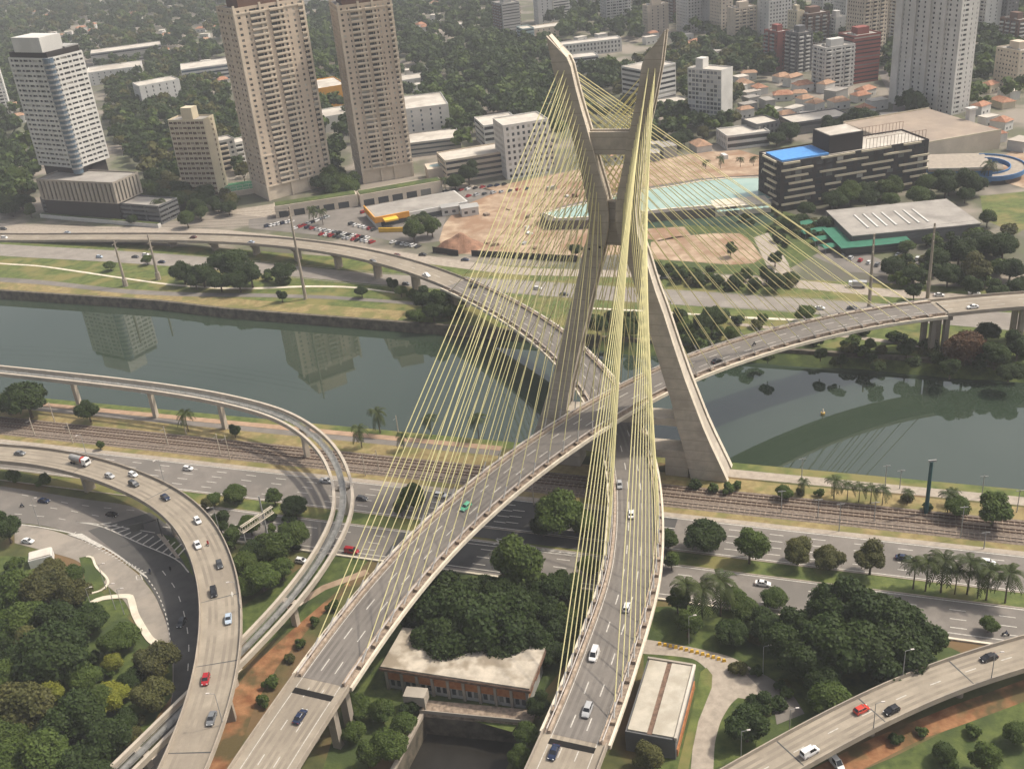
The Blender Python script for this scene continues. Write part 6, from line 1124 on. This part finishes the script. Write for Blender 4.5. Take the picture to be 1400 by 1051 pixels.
for (px, py), h, lb in TALL:
    w = P(px, py); r = rooted('power_mast', w, lb, 'power mast'); mb = MB(); mb.tube((0, 0, 0), (0, 0, h * .5), .85, .65, n=8); mb.tube((0, 0, h * .5), (0, 0, h), .62, .4, n=8); mb.build('shaft', m_['conc'], r, world=False)
    if h < 30: mb = MB(); mb.tube((0, 0, 0), (0, 0, 4), 1.5, 1.3, n=8); mb.build('foot', m_['conc'], r, world=False)
    for q in range(3): mb = MB(); zz = h - 1.5 - q * 3; mb.sweep([np.array([-N2[0] * 2.2, -N2[1] * 2.2, zz]), np.array([N2[0] * 2.2, N2[1] * 2.2, zz])], [(-.12, -.1), (.12, -.1), (.12, .1), (-.12, .1)]); mb.build('crossarm', m_['conc'], r, world=False)
    tops.append((w, h))
def wire(a, b, sag, label, group):
    p = [np.array(a) + (np.array(b) - np.array(a)) * t - np.array([0, 0, sag * 4 * t * (1 - t)]) for t in np.linspace(0, 1, 13)]; mb = MB()
    for u, v in zip(p[:-1], p[1:]): mb.tube(u, v, .035, n=3, caps=False)
    tag(mb.build('power_line', m_['darksteel']), label, 'power line', group)
for q in range(3):
    for s in (-2, 2):
        (wa, ha), (wb, hb) = tops[3], tops[4]; za, zb = ha - 1.5 - q * 3, hb - 1.5 - q * 3; a, b = wa + N2 * s + np.array([0, 0, za]), wb + N2 * s + np.array([0, 0, zb]); wire(a, b, .8, 'thin power line strung between the two right power masts', 'power lines right'); wire(b, b + (b - a) / np.linalg.norm(b - a) * 90, 2, 'thin power line running on from the mast behind the deck joint', 'power lines right')
        (wa, ha) = tops[2]; a = wa + N2 * s + np.array([0, 0, ha - 1.5 - q * 3]); wire(a, a - E2 * 260 + N2 * 8, 7, 'thin power line running upstream from the very tall mast', 'power lines left')
# overhead sign gantry
p0, p1 = P(366, 732), P(333, 728); r = rooted('sign_gantry', p0, 'grey overhead sign gantry with a pale truss arm beside the flyover', 'sign gantry'); mb = MB(); mb.tube((0, 0, 0), (0, 0, 15), .35, .25, n=8); mb.build('post', m_['steelgrey'], r, world=False)
d = np.array([-.62, -.78, 0]); mb = MB()
for zz in (6.6, 8.8):
    for o in (-.4, .4): mb.sweep([d * -4 + np.array([0, 0, zz]) + np.array([d[1], -d[0], 0]) * o, d * 9 + np.array([0, 0, zz]) + np.array([d[1], -d[0], 0]) * o], [(-.12, -.1), (.12, -.1), (.12, .1), (-.12, .1)])
for q in range(14): c = d * (-4 + q); e_ = d * (-3 + q); mb.tube(c + np.array([0, 0, 6.6]), e_ + np.array([0, 0, 8.8]), .08, n=4); mb.tube(c + np.array([0, 0, 8.8]), e_ + np.array([0, 0, 6.6]), .08, n=4)
mb.build('truss_arm', m_['edge'], r, world=False); mb = MB(); mb.tube(tuple(d * 8.5), tuple(d * 8.5 + np.array([0, 0, 6.6])), .25, n=6); mb.build('post', m_['steelgrey'], r, world=False)
w = P(222, 733); r = rooted('road_sign', w, 'dark back of a large road sign on a post at the fork', 'road sign'); mb = MB(); mb.tube((0, 0, 0), (0, 0, 7), .2, n=6); mb.build('post', m_['darksteel'], r, world=False); mb = MB(); a = np.array([-.85, -.35, 0]); mb.sweep([a * .5 + np.array([0, 0, 6.7]), a * 9 + np.array([0, 0, 6.7])], [(-.1, -.1), (.1, -.1), (.1, .1), (-.1, .1)]); mb.build('arm', m_['darksteel'], r, world=False); mb = MB(); mb.sweep([a * 5 + np.array([0, 0, 4.6]), a * 9.5 + np.array([0, 0, 4.6])], [(-.08, 0), (.08, 0), (.08, 2.8), (-.08, 2.8)]); mb.build('panel', m_['darksteel'], r, world=False)
w = P(1125, 566, -4); r = rooted('buoy', (w[0], w[1], -4), 'yellow buoy floating on the green river', 'buoy'); mb = MB(); mb.tube((0, 0, -.3), (0, 0, .7), .7, .8, n=10); mb.build('hull', M('faded yellow paint', (.45, .3, .08), var=.2, scale=1), r, world=False); mb = MB(); mb.tube((0, 0, .7), (0, 0, 2.2), .45, .12, n=8); mb.build('topmark', m_['edge'], r, world=False)
for k in range(13):
    f = k / 12; a = P(902 + f * 88, 881 + f * 17 + 6 * f * f); mb = MB(); mb.box(-.5, .5, -.3, .3, 0, .8, top=(-.35, .35, -.15, .15)); o = mb.build('barrier_block', m_['yellow'], None, loc=(a[0], a[1], .07)); tag(o, 'small yellow barrier block along the service road bend', 'barrier', 'yellow barrier blocks')
# ------------------------------------------------------------------ haze
HAZE = .00014
mh = bpy.data.materials.new('haze air'); mh.use_nodes = True; t = mh.node_tree; t.nodes.remove(t.nodes['Principled BSDF']); pv = t.nodes.new('ShaderNodeVolumePrincipled'); pv.inputs['Color'].default_value = (.93, .95, 1, 1); pv.inputs['Density'].default_value = HAZE; pv.inputs['Anisotropy'].default_value = .0
t.links.new(pv.outputs[0], t.nodes['Material Output'].inputs['Volume']); mb = MB(); mb.box(-6500, 6500, -900, 7600, -14, 205); o = mb.build('haze', mh); o['kind'] = 'stuff'; o['label'] = 'pale summer haze'
